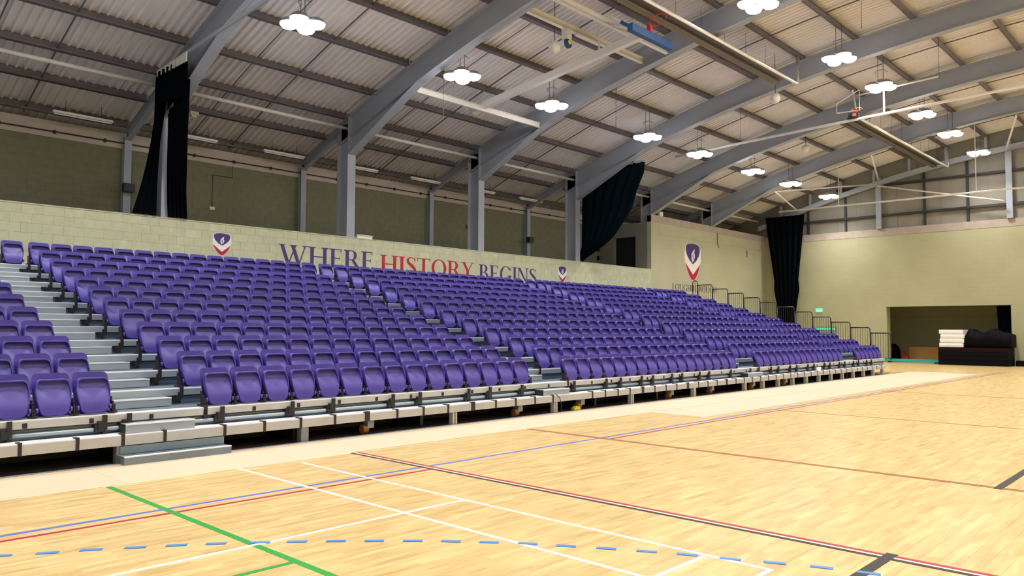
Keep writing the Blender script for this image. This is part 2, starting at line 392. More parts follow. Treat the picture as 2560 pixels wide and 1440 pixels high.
# ------------------------------------------------------------------ roof
prof = []
y = YN-.3
PIT = .2
while y < YF+.4:
    for dy, dz in ((0, 0), (.05, 0), (.075, .085), (.175, .085)): prof.append((y+dy, dz))
    y += PIT
rx = lin(XG-.5, XR+.5, 34)
vs = []; fs = []
for x in rx:
    for (yy, dz) in prof: vs.append((x, yy, zr(x)+.235+dz))
n = len(prof)
for i in range(len(rx)-1):
    for j in range(n-1): fs.append((i*n+j, i*n+j+1, (i+1)*n+j+1, (i+1)*n+j))
ceiling = struct(MB().add(vs, fs), 'ceiling', [SHEET], 'arched ivory corrugated roof on dark purlins')
PX = [-23.3, -22.0, -20.75, -19.3, -17.58, -15.87, -14.13, -12.37, -10.63, -8.88, -7.13, -5.37, -3.62, -1.87, -.12, 1.63, 3.38, 5.13, 6.88, 8.63, 10.38, 12.13, 13.88, 15.6]
edges = [YN]+[f for f in FR]+[YF]
for x in PX:
    for a, b in zip(edges, edges[1:]):
        mb = MB(); z = zr(x); sl = .0185*(x+2.24)
        mb.box(x-.075, x-.063, a+.02, b-.02, z+.0, z+.225).box(x-.075, x+.085, a+.02, b-.02, z, z+.012).box(x+.075, x+.085, a+.02, b-.02, z+.012, z+.04).box(x-.15, x-.063, a+.02, b-.02, z+.215, z+.228)
        struct(mb, 'purlin', [PURLIN], parent=ceiling)
for a, b in zip(edges, edges[1:]):
    ym = (a+b)/2+.25
    xs2 = lin(XG, XR, 30)
    struct(MB().strip(xs2, lambda x: zr(x)+.1, lambda x: zr(x)+.13, ym, ym+.03), 'sag_rod', [PURLIN], parent=ceiling)
    struct(MB().strip(xs2, lambda x: zr(x)+.225, lambda x: zr(x)+.236, ym-1.3, ym-1.27), 'sheet_lap', [PURLIN], parent=ceiling)
# portal frames
DEP = .68
NAMES = ['behind the viewer', 'nearest the viewer overhead', 'at the left black drape', 'left of the folded basketball goal', 'right of the folded basketball goal', 'at the swept dark curtain', 'at the start of the raised wall', 'above the big crest wall']
for yf, nm in zip(FR, NAMES):
    t = thing('portal_frame', 'grey arched steel portal frame '+nm, 'beam', (XW-.3, yf, 4.25), 'arched steel portal frames')
    xs3 = lin(XW-.62, XR-.2, 40)
    r = MB(); r.strip(xs3, lambda x: zr(x)-DEP, lambda x: zr(x), yf-.009, yf+.009)
    r.strip(xs3, lambda x: zr(x)-.02, lambda x: zr(x), yf-.15, yf+.15)
    r.strip(xs3, lambda x: zr(x)-DEP, lambda x: zr(x)-DEP+.02, yf-.15, yf+.15)
    r.build('rafter', [STEEL], t)
    c = MB()
    c.box(XW-.06, XW-.035, yf-.15, yf+.15, 4.25, zr(XW)-.02); c.box(XW-.625, XW-.6, yf-.15, yf+.15, 4.25, zr(XW-.6)-.02); c.box(XW-.61, XW-.05, yf-.009, yf+.009, 4.25, zr(XW-.6))
    c.build('column', [STEEL], t)
    xh = -17.15; zh0 = 7.2; zh1 = zr(xh)-DEP
    h = MB()
    xs4 = lin(XW-.04, xh, 8)
    h.strip(xs4, lambda x: zh0+(zh1-zh0)*(x-xs4[0])/(xh-xs4[0])+.01, lambda x: zr(x)-DEP+.01, yf-.009, yf+.009)
    h.strip(xs4, lambda x: zh0+(zh1-zh0)*(x-xs4[0])/(xh-xs4[0]), lambda x: zh0+(zh1-zh0)*(x-xs4[0])/(xh-xs4[0])+.022, yf-.15, yf+.15)
    h.build('haunch', [STEEL], t)
    gx = lin(XG+.12, XW-.6, 6)
    gm = MB(); gm.strip(gx, lambda x: zr(x)-.32, lambda x: zr(x), yf-.006, yf+.006); gm.strip(gx, lambda x: zr(x)-.32, lambda x: zr(x)-.305, yf-.08, yf+.08); gm.strip(gx, lambda x: zr(x)-.015, lambda x: zr(x), yf-.08, yf+.08)
    gm.build('gallery_rafter', [STEEL], t)
    p = MB(); p.box(XG+.03, XG+.05, yf-.1, yf+.1, 4.25, 7.2); p.box(XG+.2, XG+.22, yf-.1, yf+.1, 4.25, 7.2); p.box(XG+.05, XG+.2, yf-.006, yf+.006, 4.25, 7.3)
    p.build('gallery_post', [STEEL], t)
    c2 = MB(); c2.box(XR-.5, XR-.48, yf-.15, yf+.15, 0, zr(XR-.4)); c2.box(XR-.03, XR-.005, yf-.15, yf+.15, 0, zr(XR)); c2.box(XR-.48, XR-.03, yf-.009, yf+.009, 0, zr(XR-.1))
    c2.build('column', [STEEL], t)
# end frame on the gable
t = thing('gable_frame', 'slender grey arched frame against the gable cladding', 'beam', (XW-.3, 42.95, 7.1))
xs3 = lin(XW-.2, XR-.2, 40)
MB().strip(xs3, lambda x: zr(x)-.9, lambda x: zr(x)-.64, 42.85, 43.05).build('rafter', [STEEL], t)
for x in PX[3:]: MB().box(x-.06, x+.06, 42.9, 43.0, zr(x)-.65, zr(x)).build('cleat', [STEEL], t)
# eaves tubes between the columns
for a, b, nm in zip(FR, FR[1:]+[42.9], ['behind the viewer', 'at the left picture edge', 'between left drape and first bare column', 'between the two bare columns', 'running into the swept dark curtain', 'behind the swept dark curtain', 'above the start of the raised wall', 'above the big crest']):
    single(MB().tube([(XW-.2, a+.02, 8.07), (XW-.2, b-.02, 8.07)], .055, 10), 'eaves_tube', [WHITE_ST], 'pale eaves strut tube '+nm, 'pipe', (XW-.2, a, 8.07), 'eaves tubes between columns', True)
    tr = thing('cable_tray', 'dark cable tray under gallery roof '+nm, 'cable tray', (-22.0, a, 7.9), 'gallery cable trays')
    MB().box(-22.05, -21.95, a+.1, b-.1, 7.93, 7.97).build('tray', [DARKRAIL], tr)
    for q in (.22, .5, .78): MB().box(-22.01, -21.99, a+(b-a)*q, a+(b-a)*q+.02, 7.9, zr(-22)+.0).build('hanger', [DARKRAIL], tr)
    single(MB().box(-22.09, -21.9, a+1.15, a+1.4, 7.84, 7.93).box(-22.05, -21.94, a+1.2, a+1.35, 7.78, 7.84), 'emergency_light', [OFFW], 'small white emergency light on cable tray '+nm, 'light', (-22, a+1.27, 7.8), 'gallery emergency lights')
# bracing of the end bay
brace = [((-17.1, 37.4, zr(-17.1)-.8), (-18.2, 42.8, 8.4), 'lowest, beside the corner curtain'), ((-12.4, 37.4, zr(-12.4)-.72), (-13.8, 42.7, 9.6), 'in the middle of the end bay'), ((-6.6, 37.4, zr(-6.6)-.72), (-8.0, 42.7, 10.3), 'nearest the picture edge')]
for a, b, nm in brace:
    single(MB().tube([a, b], .045, 8), 'brace_tube', [WHITE_ST], 'pale diagonal brace tube '+nm, 'pipe', a, 'end bay braces', True)
single(MB().tube([(-17.15, 37.6, 8.75), (-14.1, 42.7, 9.45)], .04, 8), 'brace_tube', [WHITE_ST], 'pale thin tie from haunch to gable post', 'pipe', (-17.15, 37.6, 8.75), 'end bay braces', True)
single(MB().tube([(-13.9, 42.78, 9.35), (-8.15, 42.78, 7.9)], .04, 8), 'brace_tube', [WHITE_ST], 'pale diagonal tube across the gable cladding', 'pipe', (-13.9, 42.78, 9.35), 'end bay braces', True)
# ------------------------------------------------------------------ retractable stand
K = 2.0147
PITCHY = .2192*K; XS1 = -5.1351*K; ZS1 = CAM_H-.5247*K; DX = .3842*K; DZR = .1084*K
BLK = [(2.36*K, 15), (6.1877*K, 17), (10.5194*K, 15), (14.4599*K, 6)]
B1END = 3.59; YEND = BLK[3][0]+6*PITCHY+.12; YST = -8.5
def nose(k): return XS1+.115-DX*(k-2) if k >= 2 else -9.95
def zd(k): return ZS1-.02+DZR*(k-2) if k >= 2 else .34
AIS = [(B1END, BLK[0][0]), (BLK[0][0]+15*PITCHY, BLK[1][0]), (BLK[1][0]+17*PITCHY, BLK[2][0]), (BLK[2][0]+15*PITCHY, BLK[3][0])]
st = thing('retractable_stand', 'long grey retractable tiered stand carrying rows of purple seats', 'stand', (-9.95, 10, 0))
YE1 = 31.1
for k in range(1, 14):
    xa = nose(k); xb = nose(k+1)-.05 if k < 13 else XW+.02
    ye = YE1 if k == 1 else YEND
    MB().box(xb, xa-.06, YST, ye, zd(k)-.035, zd(k)-.004).build('deck', [DECK], st)
    # nosing rail, its top highlight painted pale, and a lip below
    n = MB().box(xa-(.26 if k == 1 else .15 if k == 2 else .10), xa-.008, YST, ye, zd(k)-.04, zd(k)).build('nosing', [ALUHL], st)
    MB().box(xa-.03, xa, YST, ye, zd(k)-(.13 if k == 1 else .10), zd(k)-.012).build('nosing_lip', [LIPM if k < 3 else ALU], st)
    if k >= 2:
        n = MB().box(xa-.075, xa-.06, YST, ye, zd(k-1)-.03, zd(k)-.04); n.build('riser', [RISER], st)
        MB().box(xa-.06, xa-.012, YST, ye, zd(k)-.118, zd(k)-.1).build('nosing_shadow', [BLACK], st)  # black strip painting the shadow gap under each nosing
# second-tier riser: tube, hinges
MB().tube([(nose(2)-.03, YST, zd(1)+.055), (nose(2)-.03, YEND-.3, zd(1)+.055)], .032, 10).build('torsion_tube', [ALU], st, True)
def hinge_mesh(h):
    m = MB(); m.box(-.02, .025, -.045, .005, -.055, h+.02); m.box(-.045, .045, -.14, -.04, -.03, .065); m.box(.0, .06, -.11, -.06, .0, .10)
    m.lathe((.03, -.10, .0), [(.02, 0), (.02, .03)], 8, 'y'); m.lathe((.03, -.03, -.02), [(.016, 0), (.016, .03)], 8, 'y')
    return m
hm = hinge_mesh(.15).mesh('hinge_bracket', BLACK)
h2 = hinge_mesh(.15)
h2.v = [(v[0]*.7, v[1]*.7, v[2]*.7) for v in h2.v]
hm2 = h2.mesh('hinge_bracket', BLACK)
hy = [v*.952 for v in (2.588, 3.654, 3.957, 5.238, 6.37, 7.107, 8.317, 8.923, 10.115, 10.688, 11.606, 13.3, 14.48, 15.047, 15.92, 16.416, 17.3, 17.79, 18.69, 19.2, 20.44)]
y = 20.6
while y < 30.9: hy += [y, y+.48]; y += 1.33
for y in hy: place('hinge_bracket', hm, st, (nose(2)+.005, y, zd(1)+.06))
for k in range(3, 14):       # hinges that show in the aisles
    for a, b in AIS: place('hinge_bracket', hm2, st, (nose(k)+.005, b-.04, zd(k-1)+.05))
# joint plates on the front lip
jp = MB().box(-.02, .006, -.02, .02, -.135, .015).box(-.12, -.02, -.02, .02, .0, .012).mesh('joint_plate', BLACK)
jw = MB().box(-.02, .008, -.045, .045, -.135, .02).box(-.05, -.02, -.045, .045, .0, .012).mesh('joint_plate', BLACK)
ly = [2.489, 3.076, 3.583, 4.086, 4.876, 5.454, 6.024, 6.602, 7.189, 7.777, 8.326, 8.873, 9.461, 10.035, 10.568, 11.108, 11.64, 12.912, 13.362, 13.82, 14.27, 14.777, 15.27, 15.747, 16.22, 16.73, 17.24, 17.707, 18.178, 18.687, 19.2, 19.67]
y = 20.15
while y < 31: ly.append(y); y += .5
for i, y in enumerate(ly): place('joint_plate', jw if i in (8, 12, 21, 25, 29) else jp, st, (-9.95, y, .34))
jr = MB().box(-.03, .006, -.025, .025, -.14, .02).mesh('joint_plate', BLACK)
for k in range(2, 14):
    for a, b in AIS:
        place('joint_plate', jr, st, (nose(k), b-.02, zd(k)))
# small clips under the second nosing
clip = MB().box(-.01, .006, -.025, .025, -.06, 0).mesh('clip', BLACK)
y = 2.6
while y < 30: place('clip', clip, st, (nose(2), y, zd(2)-.035)); y += .71
# legs and castors under the front
legm = MB().box(-.05, .05, -.05, -.015, 0, .21).box(-.05, .05, .015, .05, 0, .21).mesh('leg', LEGM)
legg = MB().box(-.06, .06, -.06, .06, 0, .21).mesh('leg', GALV)
for i, y in enumerate((3.577, 6.1, 9.05, 11.75, 14.4, 17.1, 19.8)): place('leg', legg if i < 2 else legm, st, (-10.02, y, 0))
y = 20.9
while y < 31: place('leg', legm, st, (-10.02, y, 0)); y += 1.0
cb = MB().box(-.07, .07, -.02, .1, .09, .21).mesh('castor_bracket', GALV)
cw = MB().lathe((.0, -.09, .073), [(.06, 0), (.072, .006), (.072, .094), (.06, .10)], 16, 'y').mesh('castor_wheel', ORANGE)
for y in (7.25, 10.7, 12.6, 16.05, 18.0, 20.3, 22.4): a = place('castor_bracket', cb, st, (-10.06, y, 0)); place('castor_wheel', cw, a, (0, 0, 0)).location = (0, 0, 0)
for k in range(2, 14):       # frames under the deck, seen through the gap
    pass
for i in range(13): MB().box(-20.0, -10.12, 1.2+i*2.4, 1.26+i*2.4, .02, .2).build('floor_beam', [BLACK], st)
MB().box(-10.95, -10.9, YST, YE1, 0, .3).build('under_shade_sheet', [UNDERSHADE], st)  # added dark sheet painting the shade beneath the front deck
# half steps in the aisles
for ai, (a, b) in enumerate(AIS):
    wdt = b-a
    for k in range(1, 13):
        if k == 1 and ai == 3: continue
        xn = nose(k+1)
        dpt = .27 if k > 1 else .24
        y0, y1 = a+.04, a+.04+wdt*.74
        m = MB(); m.box(xn-.05, xn-.05+dpt+.03, y0, y1, zd(k)+.003, zd(k)+.115)
        s_ = m.build('aisle_step', [STEPM], st)
        MB().box(xn-.05+dpt+.0, xn-.05+dpt+.036, y0, y1, zd(k)+.103, zd(k)+.119).build('step_nosing', [ALUHL], s_)
        MB().box(xn-.05, xn-.05+dpt+.028, y0-.004, y0-.001, zd(k)+.003, zd(k)+.112).build('step_side', [BLACK], s_)
# step unit on the floor in front of the nearest aisle
m = MB().box(-9.97, -9.72, 3.52, 4.86, .004, .10); s_ = m.build('floor_step', [RISER], st)
MB().box(-9.76, -9.715, 3.52, 4.86, .092, .106).build('step_nosing', [ALUHL], s_)
MB().box(-10.08, -9.935, 3.55, 4.86, .106, .2).build('floor_step', [RISER], st)
# ------------------------------------------------------------------ seats
def outline(wt, wb, h, rt, rb, n=5):
    # rounded trapezoid in (y, z), counter-clockwise, z from 0 to h
    pts = []
    def corner(cy, cz, r, a0):
        for i in range(n): t = a0+math.pi/2*i/(n-1); pts.append((cy+r*math.cos(t), cz+r*math.sin(t)))
    corner(wt-rt, h-rt, rt, 0); corner(-wt+rt, h-rt, rt, math.pi/2)
    pts.append((-(wt*.55+wb*.45)-.006, h*.42))
    corner(-wb+rb, rb, rb, math.pi); corner(wb-rb, rb, rb, 3*math.pi/2)
    pts.append(((wt*.55+wb*.45)+.006, h*.42))
    return pts
W2 = PITCHY/2
def shell(wt, wm, wb, h, rt, rb, n=5):
    # outline in (y, z): rounded top, sides bulging to wm, rounded narrower foot
    pts = []
    def corner(cy, cz, r, a0):
        for i in range(n): t = a0+math.pi/2*i/(n-1); pts.append((cy+r*math.cos(t), cz+r*math.sin(t)))
    corner(wt-rt, h-rt, rt, 0); corner(-wt+rt, h-rt, rt, math.pi/2)
    pts.append((-wm, h*.66)); pts.append((-(wm*.62+wb*.38), h*.42))
    corner(-wb+rb, rb, rb, math.pi); corner(wb-rb, rb, rb, 3*math.pi/2)
    pts.append(((wm*.62+wb*.38), h*.42)); pts.append((wm, h*.66))
    return pts
def seat_meshes():
    # backrest: panel leaning back, its rounded top standing above the folded pan
    b = MB(); o = shell(.203, .208, .185, .51, .06, .04); n = len(o)
    def bx(z): return -.075-.135*(z/.5)**1.15
    vs = [(bx(z)+.028*(y/.2)**2, y, z-.012) for y, z in o]; vs2 = [(v[0]-.022, v[1]*.985, v[2]) for v in vs]
    mid = [(bx(.28+(z-.28)*.6)-.008, y*.6, .27+(z-.28)*.6) for y, z in o]
    ctr = (bx(.28)-.012, 0, .27); ctr2 = (bx(.28)-.025, 0, .27)
    b.add(vs+mid+vs2+[ctr, ctr2], [(i, (i+1) % n, (i+1) % n+n, i+n) for i in range(n)]+[(i+n, (i+1) % n+n, 3*n) for i in range(n)]+[((i+1) % n+2*n, i+2*n, 3*n+1) for i in range(n)]+[((i+1) % n, i, i+2*n, (i+1) % n+2*n) for i in range(n)])
    # seat pan folded up in front of it: bulging shell, hollow only below its top rim
    p = MB(); H = .432; o = shell(.186, .201, .163, H, .058, .085)
    def fx(z): return .045-.115*(z/H)**1.35
    def hol(z): q = max(0, min(1, (z-.17)/.2)); return .058*q*q*(3-2*q)
    rings = [[(fx(z)-.06, y*.98, z) for y, z in o], [(fx(z)-.010, y, z) for y, z in o], [(fx(z)+.003, y*.975, (z-H/2)*.98+H/2) for y, z in o],
             [(fx(z)+.004, y*.925, (z-H*.45)*.93+H*.45) for y, z in o],
             [(fx(z)+.003-hol(z), y*.905, (z-H*.45)*.908+H*.45) for y, z in o],
             [(fx(z)+.006-.95*hol(z), y*.6, (z-H*.42)*.66+H*.42) for y, z in o]]
    vs = [v for R in rings for v in R]; fs = []
    for r in range(len(rings)-1):
        for i in range(n): fs.append((r*n+i, r*n+(i+1) % n, (r+1)*n+(i+1) % n, (r+1)*n+i))
    L = (len(rings)-1)*n
    vs.append((fx(.18)+.008-hol(.18), 0, .18)); fs += [(L+i, L+(i+1) % n, len(vs)-1) for i in range(n)]
    p.add(vs, fs)
    for sgn in (-1, 1): p.lathe((.012, sgn*.183, .07), [(.016, -.020), (.032, -.011), (.032, .011), (.016, .020)], 8, 'y')
    # support between two seats
    k = MB(); k.box(-.06, .045, -.017, -.003, -.012, .095); k.box(-.06, .045, .003, .017, -.012, .095)
    k.box(-.07, -.0, -.010, .010, .07, .135); k.box(-.09, .03, -.045, .045, -.012, .012); k.box(-.09, -.06, -.010, .010, .1, .19)
    return b, p, k
bM, pM, kM = seat_meshes()
me_b = bM.mesh('backrest', PURPLE, smooth=True); me_p = pM.mesh('seat_pan', PURPLE, smooth=True); me_k = kM.mesh('hinge_support', BLACK)
for m_ in (me_b, me_p):
    if hasattr(m_, 'set_sharp_from_angle'): m_.set_sharp_from_angle(angle=math.radians(50))
seats = []
BN = ['block cut by left picture edge', 'big nearest full block', 'middle block left of crest wall', 'block under the big crest', 'short block at far end']
for r in range(12):
    xr_, zr_ = XS1-DX*r, ZS1+DZR*r
    rows = 'front' if r == 0 else ('back' if r == 11 else NUM[r+1])
    for bi, (y0, n) in enumerate(BLK):
        for i in range(n):
            seats.append([xr_, y0+(i+.5)*PITCHY, zr_, 'purple folded seat, %s row, %s from left in %s' % (rows, NUM[i+1], BN[bi+1]), i == n-1])
    for i in range(6):
        seats.append([xr_, B1END-(i+.5)*PITCHY, zr_, 'purple folded seat, %s row, %s from aisle in %s' % (rows, NUM[i+1], BN[0]), i == 0])
    if r == 11:
        for ai, (a, b) in enumerate(AIS):
            for i in range(2):
                seats.append([xr_, a+(b-a)*(i+.5)/2, zr_, 'purple folded seat, back row, %s one closing the %s aisle from left' % (('left', 'right')[i], NUM[ai+1]), False])
vis = []
for s in seats:
    q = px((s[0], s[1], s[2]+.25))
    if q and q[0] > -70: vis.append((q[2], s))
vis.sort(key=lambda t: t[0])
stuff = MB()
def addm(mb, src, loc, mi):
    mb.m = mi; n = len(mb.v); mb.v += [(v[0]+loc[0], v[1]+loc[1], v[2]+loc[2]) for v in src.v]; mb.f += [tuple(i+n for i in f) for f in src.f]; mb.mi += [mi]*len(src.f)
for k, (d, s) in enumerate(vis):
    if k < 300:
        t = thing('stadium_seat', s[3], 'seat', (s[0], s[1], s[2]), 'purple tip-up seats of the stand')
        for nm, me in (('backrest', me_b), ('seat_pan', me_p)): place(nm, me, t, s[:3])
        place('hinge_support', me_k, t, (s[0], s[1]-W2, s[2]))
        if s[4]: place('hinge_support', me_k, t, (s[0], s[1]+W2, s[2]))
    else:
        addm(stuff, bM, s[:3], 0); addm(stuff, pM, s[:3], 0); addm(stuff, kM, (s[0], s[1]-W2, s[2]), 1)
so = stuff.build('stadium_seats', [PURPLE, BLACK], None, True); so['kind'] = 'stuff'
if hasattr(so.data, 'set_sharp_from_angle'): so.data.set_sharp_from_angle(angle=math.radians(50))
tag(so, 'hundreds of purple folded seats in the distant rows and blocks', 'seats', 'purple tip-up seats of the stand')
# ------------------------------------------------------------------ guard rails at the far end
YR = YEND+.08
RN = ['topmost', 'second from the top', 'third from the top', 'fourth from the top', 'fifth, beside the corner curtain', 'behind the corner curtain', 'just right of the corner curtain', 'fourth from the bottom', 'third from the bottom', 'second from the bottom', 'lowest, beside the storage recess']
for i in range(11):
    x0 = -18.47+.774*i*.994; x1 = x0+.76; zt = 3.74-DZR*i; zb = zt-1.0
    t = thing('guard_rail', 'black stepped guard rail panel, '+RN[i], 'railing', (x0, YR, zb), 'guard rail panels at the end of the stand')
    f = MB(); r = .022
    pts = [(x0, YR, zb), (x0, YR, zt-.0)] if i else [(x0, YR, zb), (x0, YR, zt)]
    f.tube([(x0+.02, YR, zt), (x1-.08, YR, zt), (x1-.03, YR, zt-.02), (x1, YR, zt-.08), (x1, YR, zb-.05)], r, 8)
    f.tube([(x0+.02, YR, zt), (x0+.02, YR, zb-.05)], r, 8); f.tube([(x0, YR, zb), (x1, YR, zb)], .014, 6)
    if i == 10: f.tube([(x0+.02, YR, zb), (x0+.02, YR, .002)], r, 8)
    f.build('frame', [BLACK], t, True)
    for j in range(7): MB().tube([(x0+.095*(j+1), YR, zb), (x0+.095*(j+1), YR, zt)], .0075, 5).build('bar', [BLACK], t)
t = thing('rail_hoop', 'narrow black hoop rail at the top of the far stand end', 'railing', (-18.75, YR, 2.8))
MB().tube([(-18.72, YR, 2.75), (-18.72, YR, 3.86), (-18.68, YR, 3.93), (-18.6, YR, 3.96), (-18.52, YR, 3.93), (-18.48, YR, 3.86), (-18.48, YR, 2.75)], .022, 8).build('hoop', [BLACK], t, True)
MB().tube([(-18.60, YR, 2.8), (-18.60, YR, 3.94)], .01, 6).build('bar', [BLACK], t)
# ------------------------------------------------------------------ lettering
def letter(ch):
    T, t, sv, so_ = .15, .052, .035, .085; P = []
    def R(x0, x1, y0, y1): P.append([(x0, y0), (x1, y0), (x1, y1), (x0, y1)])
    def stem(x, w=T, y0=0, y1=1, bot=True, top=True):
        R(x, x+w, y0, y1)
        if bot: P.append([(x-so_, y0), (x+w+so_, y0), (x+w+so_, y0+sv), (x+w, y0+sv*2), (x, y0+sv*2), (x-so_, y0+sv)])
        if top: P.append([(x-so_, y1-sv), (x, y1-sv*2), (x+w, y1-sv*2), (x+w+so_, y1-sv), (x+w+so_, y1), (x-so_, y1)])
    def diag(x0, y0, x1, y1, w): P.append([(x0-w/2, y0), (x0+w/2, y0), (x1+w/2, y1), (x1-w/2, y1)])
    def serif(x, y, w=.15):
        h = sv if y < .5 else -sv
        P.append([(x-w, y), (x+w, y), (x+w, y+h), (x-w, y+h)])
    def ring(cx, cy, rx, ry, a0, a1, tx, ty, n=14):
        for i in range(n):
            u, v = a0+(a1-a0)*i/n, a0+(a1-a0)*(i+1)/n
            P.append([(cx+rx*math.cos(u), cy+ry*math.sin(u)), (cx+rx*math.cos(v), cy+ry*math.sin(v)), (cx+(rx-tx)*math.cos(v), cy+(ry-ty)*math.sin(v)), (cx+(rx-tx)*math.cos(u), cy+(ry-ty)*math.sin(u))])
    def path(pts, n=5):
        # variable-width stroke: (x, y, w) with smooth interpolation
        q = []
        for i in range(len(pts)-1):
            p0, p1, p2, p3 = pts[max(i-1, 0)], pts[i], pts[i+1], pts[min(i+2, len(pts)-1)]
            for j in range(n):
                s = j/n
                q.append(tuple(.5*((2*p1[k])+(-p0[k]+p2[k])*s+(2*p0[k]-5*p1[k]+4*p2[k]-p3[k])*s*s+(-p0[k]+3*p1[k]-3*p2[k]+p3[k])*s**3) for k in range(3)))
        q.append(pts[-1]); L = []
        for i in range(len(q)):
            a, b = q[max(i-1, 0)], q[min(i+1, len(q)-1)]; dx, dy = b[0]-a[0], b[1]-a[1]; l = math.hypot(dx, dy) or 1
            L.append(((q[i][0]-dy/l*q[i][2]/2, q[i][1]+dx/l*q[i][2]/2), (q[i][0]+dy/l*q[i][2]/2, q[i][1]-dx/l*q[i][2]/2)))
        for a, b in zip(L, L[1:]): P.append([a[0], b[0], b[1], a[1]])
    pi = math.pi
    if ch == 'W':
        diag(.42, 0, .14, 1, T); diag(.42, .03, .72, 1, t); diag(.86, 0, .58, 1, T); diag(.86, .03, 1.12, 1, t); serif(.14, 1); serif(.62, 1, .17); serif(1.12, 1, .13); wd = 1.24
    elif ch == 'H': stem(.1); stem(.66); R(.2, .7, .47, .53); wd = .92
    elif ch == 'E':
        stem(.1); R(.2, .56, .955, 1); R(.2, .60, 0, .045); R(.2, .48, .48, .53); R(.53, .56, .82, 1); R(.57, .60, 0, .2); R(.46, .485, .42, .59); wd = .66
    elif ch == 'R':
        stem(.1); R(.2, .38, .955, 1); R(.2, .38, .46, .505); ring(.38, .73, .25, .27, -pi/2, pi/2, T*.95, .045); P.append([(.36, .49), (.51, .49), (.80, 0), (.64, 0)]); R(.64, .86, 0, sv); wd = .82
    elif ch == 'I': stem(.1); wd = .34
    elif ch == 'S':
        path([(.50, .80, .03), (.46, .92, .035), (.30, .98, .045), (.15, .88, .10), (.16, .70, .13), (.34, .52, .17), (.50, .32, .14), (.50, .13, .11), (.33, .022, .045), (.14, .08, .035), (.09, .22, .03)]); R(.485, .515, .77, 1); R(.075, .105, 0, .25); wd = .60
    elif ch == 'T': stem(.30, top=False); R(.02, .73, .955, 1); R(.02, .05, .80, 1); R(.70, .73, .80, 1); wd = .76
    elif ch == 'O': ring(.45, .5, .41, .52, 0, 2*pi, T, .045, 28); wd = .90
    elif ch == 'Y': stem(.31, y1=.5, top=False); diag(.40, .42, .14, 1, T); diag(.39, .42, .66, 1, t); serif(.14, 1); serif(.66, 1, .12); wd = .78
    elif ch == 'B':
        stem(.1); R(.2, .36, .955, 1); R(.2, .40, .49, .535); R(.2, .40, 0, .045); ring(.36, .765, .23, .235, -pi/2, pi/2, T*.9, .045); ring(.38, .265, .27, .27, -pi/2, pi/2, T, .045); wd = .72
    elif ch == 'G':
        ring(.47, .5, .41, .52, .62, 2*pi-.62, T, .045, 24); stem(.66, T, .06, .42, False, True); R(.80, .83, .72, .95); wd = .92
    elif ch == 'N': stem(.12, t); stem(.70, t, bot=False); P.append([(.06, 1), (.24, 1), (.752, 0), (.66, 0)]); wd = .86
    elif ch == 'L': stem(.1); R(.2, .58, 0, .045); R(.55, .58, 0, .22); wd = .62
    elif ch == 'U': stem(.1, y0=.3, bot=False); stem(.68, t, y0=.3, bot=False); ring(.415, .34, .315, .36, pi, 2*pi, .10, .05, 14); wd = .86
    return P, wd
def word(txt, y0, y1, z, h, m, label, name='wall_lettering'):
    L = [letter(c) for c in txt]; tot = sum(w_ for _, w_ in L); sc = (y1-y0)/tot
    t = thing(name, label, 'lettering', (XW, y0, z)); y = y0
    for k, (P, w_) in enumerate(L):
        mb = MB()
        for i, pl_ in enumerate(P):
            a = sum(pl_[j][0]*pl_[(j+1) % len(pl_)][1]-pl_[(j+1) % len(pl_)][0]*pl_[j][1] for j in range(len(pl_)))
            if a < 0: pl_ = pl_[::-1]
            mb.prism([(XW+.004+.00006*(i % 9), y+u*sc, z+v*h) for u, v in pl_], (-.0035, 0, 0))
        mb.build('letter', [m], t); y += w_*sc
word('WHERE', 11.55, 15.0, 3.54, .59, INK, 'dark purple painted capitals WHERE starting the slogan above the seats')
word('HISTORY', 15.22, 19.5, 3.49, .59, RED, 'crimson painted capitals HISTORY in the middle of the slogan')
word('BEGINS', 19.72, 22.95, 3.46, .59, INK, 'dark purple painted capitals BEGINS ending the slogan')
word('LOUGHBOROUGH', 33.05, 37.5, 3.62, .33, SLATE, 'slate painted capitals LOUGHBOROUGH under the big crest')
def crest(yc, zt, wdt, hgt, label):
    t = thing('wall_crest', label, 'crest', (XW, yc, zt-hgt), 'painted shield crests on the wall')
    def P(lst, e, m, nm):
        MB().prism([(XW+e, yc+u*wdt, zt-hgt+v*hgt) for u, v in lst], (-.003, 0, 0)).build(nm, [m], t)
    full = [(0, 0), (.16, .07), (.30, .19), (.42, .36), (.49, .55), (.5, .70), (.46, .88), (.36, .95), (.2, .99), (0, 1)]
    P(full+[(-u, v) for u, v in full[-2:0:-1]], .0035, WPAINT, 'shield')
    pu = [(0, .44), (.2, .54), (.36, .67), (.43, .80), (.42, .90), (.33, .955), (.18, .982), (0, .99)]
    P(pu+[(-u, v) for u, v in pu[-2:0:-1]], .0045, INK, 'purple_field')
    P([(0, .01), (.16, .08), (.29, .2), (.40, .36), (.455, .47), (0, .17), (-.455, .47), (-.40, .36), (-.29, .2), (-.16, .08)], .0045, RED, 'red_chevron')
    P([(-.02, .48), (.07, .56), (.12, .66), (.08, .76), (.12, .85), (.0, .79), (-.08, .70), (-.09, .6)], .0055, WPAINT, 'flame')
    P([(-.01, .5), (.0, .58), (-.03, .66), (.05, .78), (.02, .68), (.03, .58)], .0062, INK, 'flame_vein')
crest(9.83, 4.28, .55, .63, 'purple white and red shield left of the slogan')
crest(24.56, 4.27, .56, .66, 'small purple white and red shield right of the slogan')
crest(35.05, 6.12, 1.62, 1.97, 'big purple white and red shield on the raised wall')
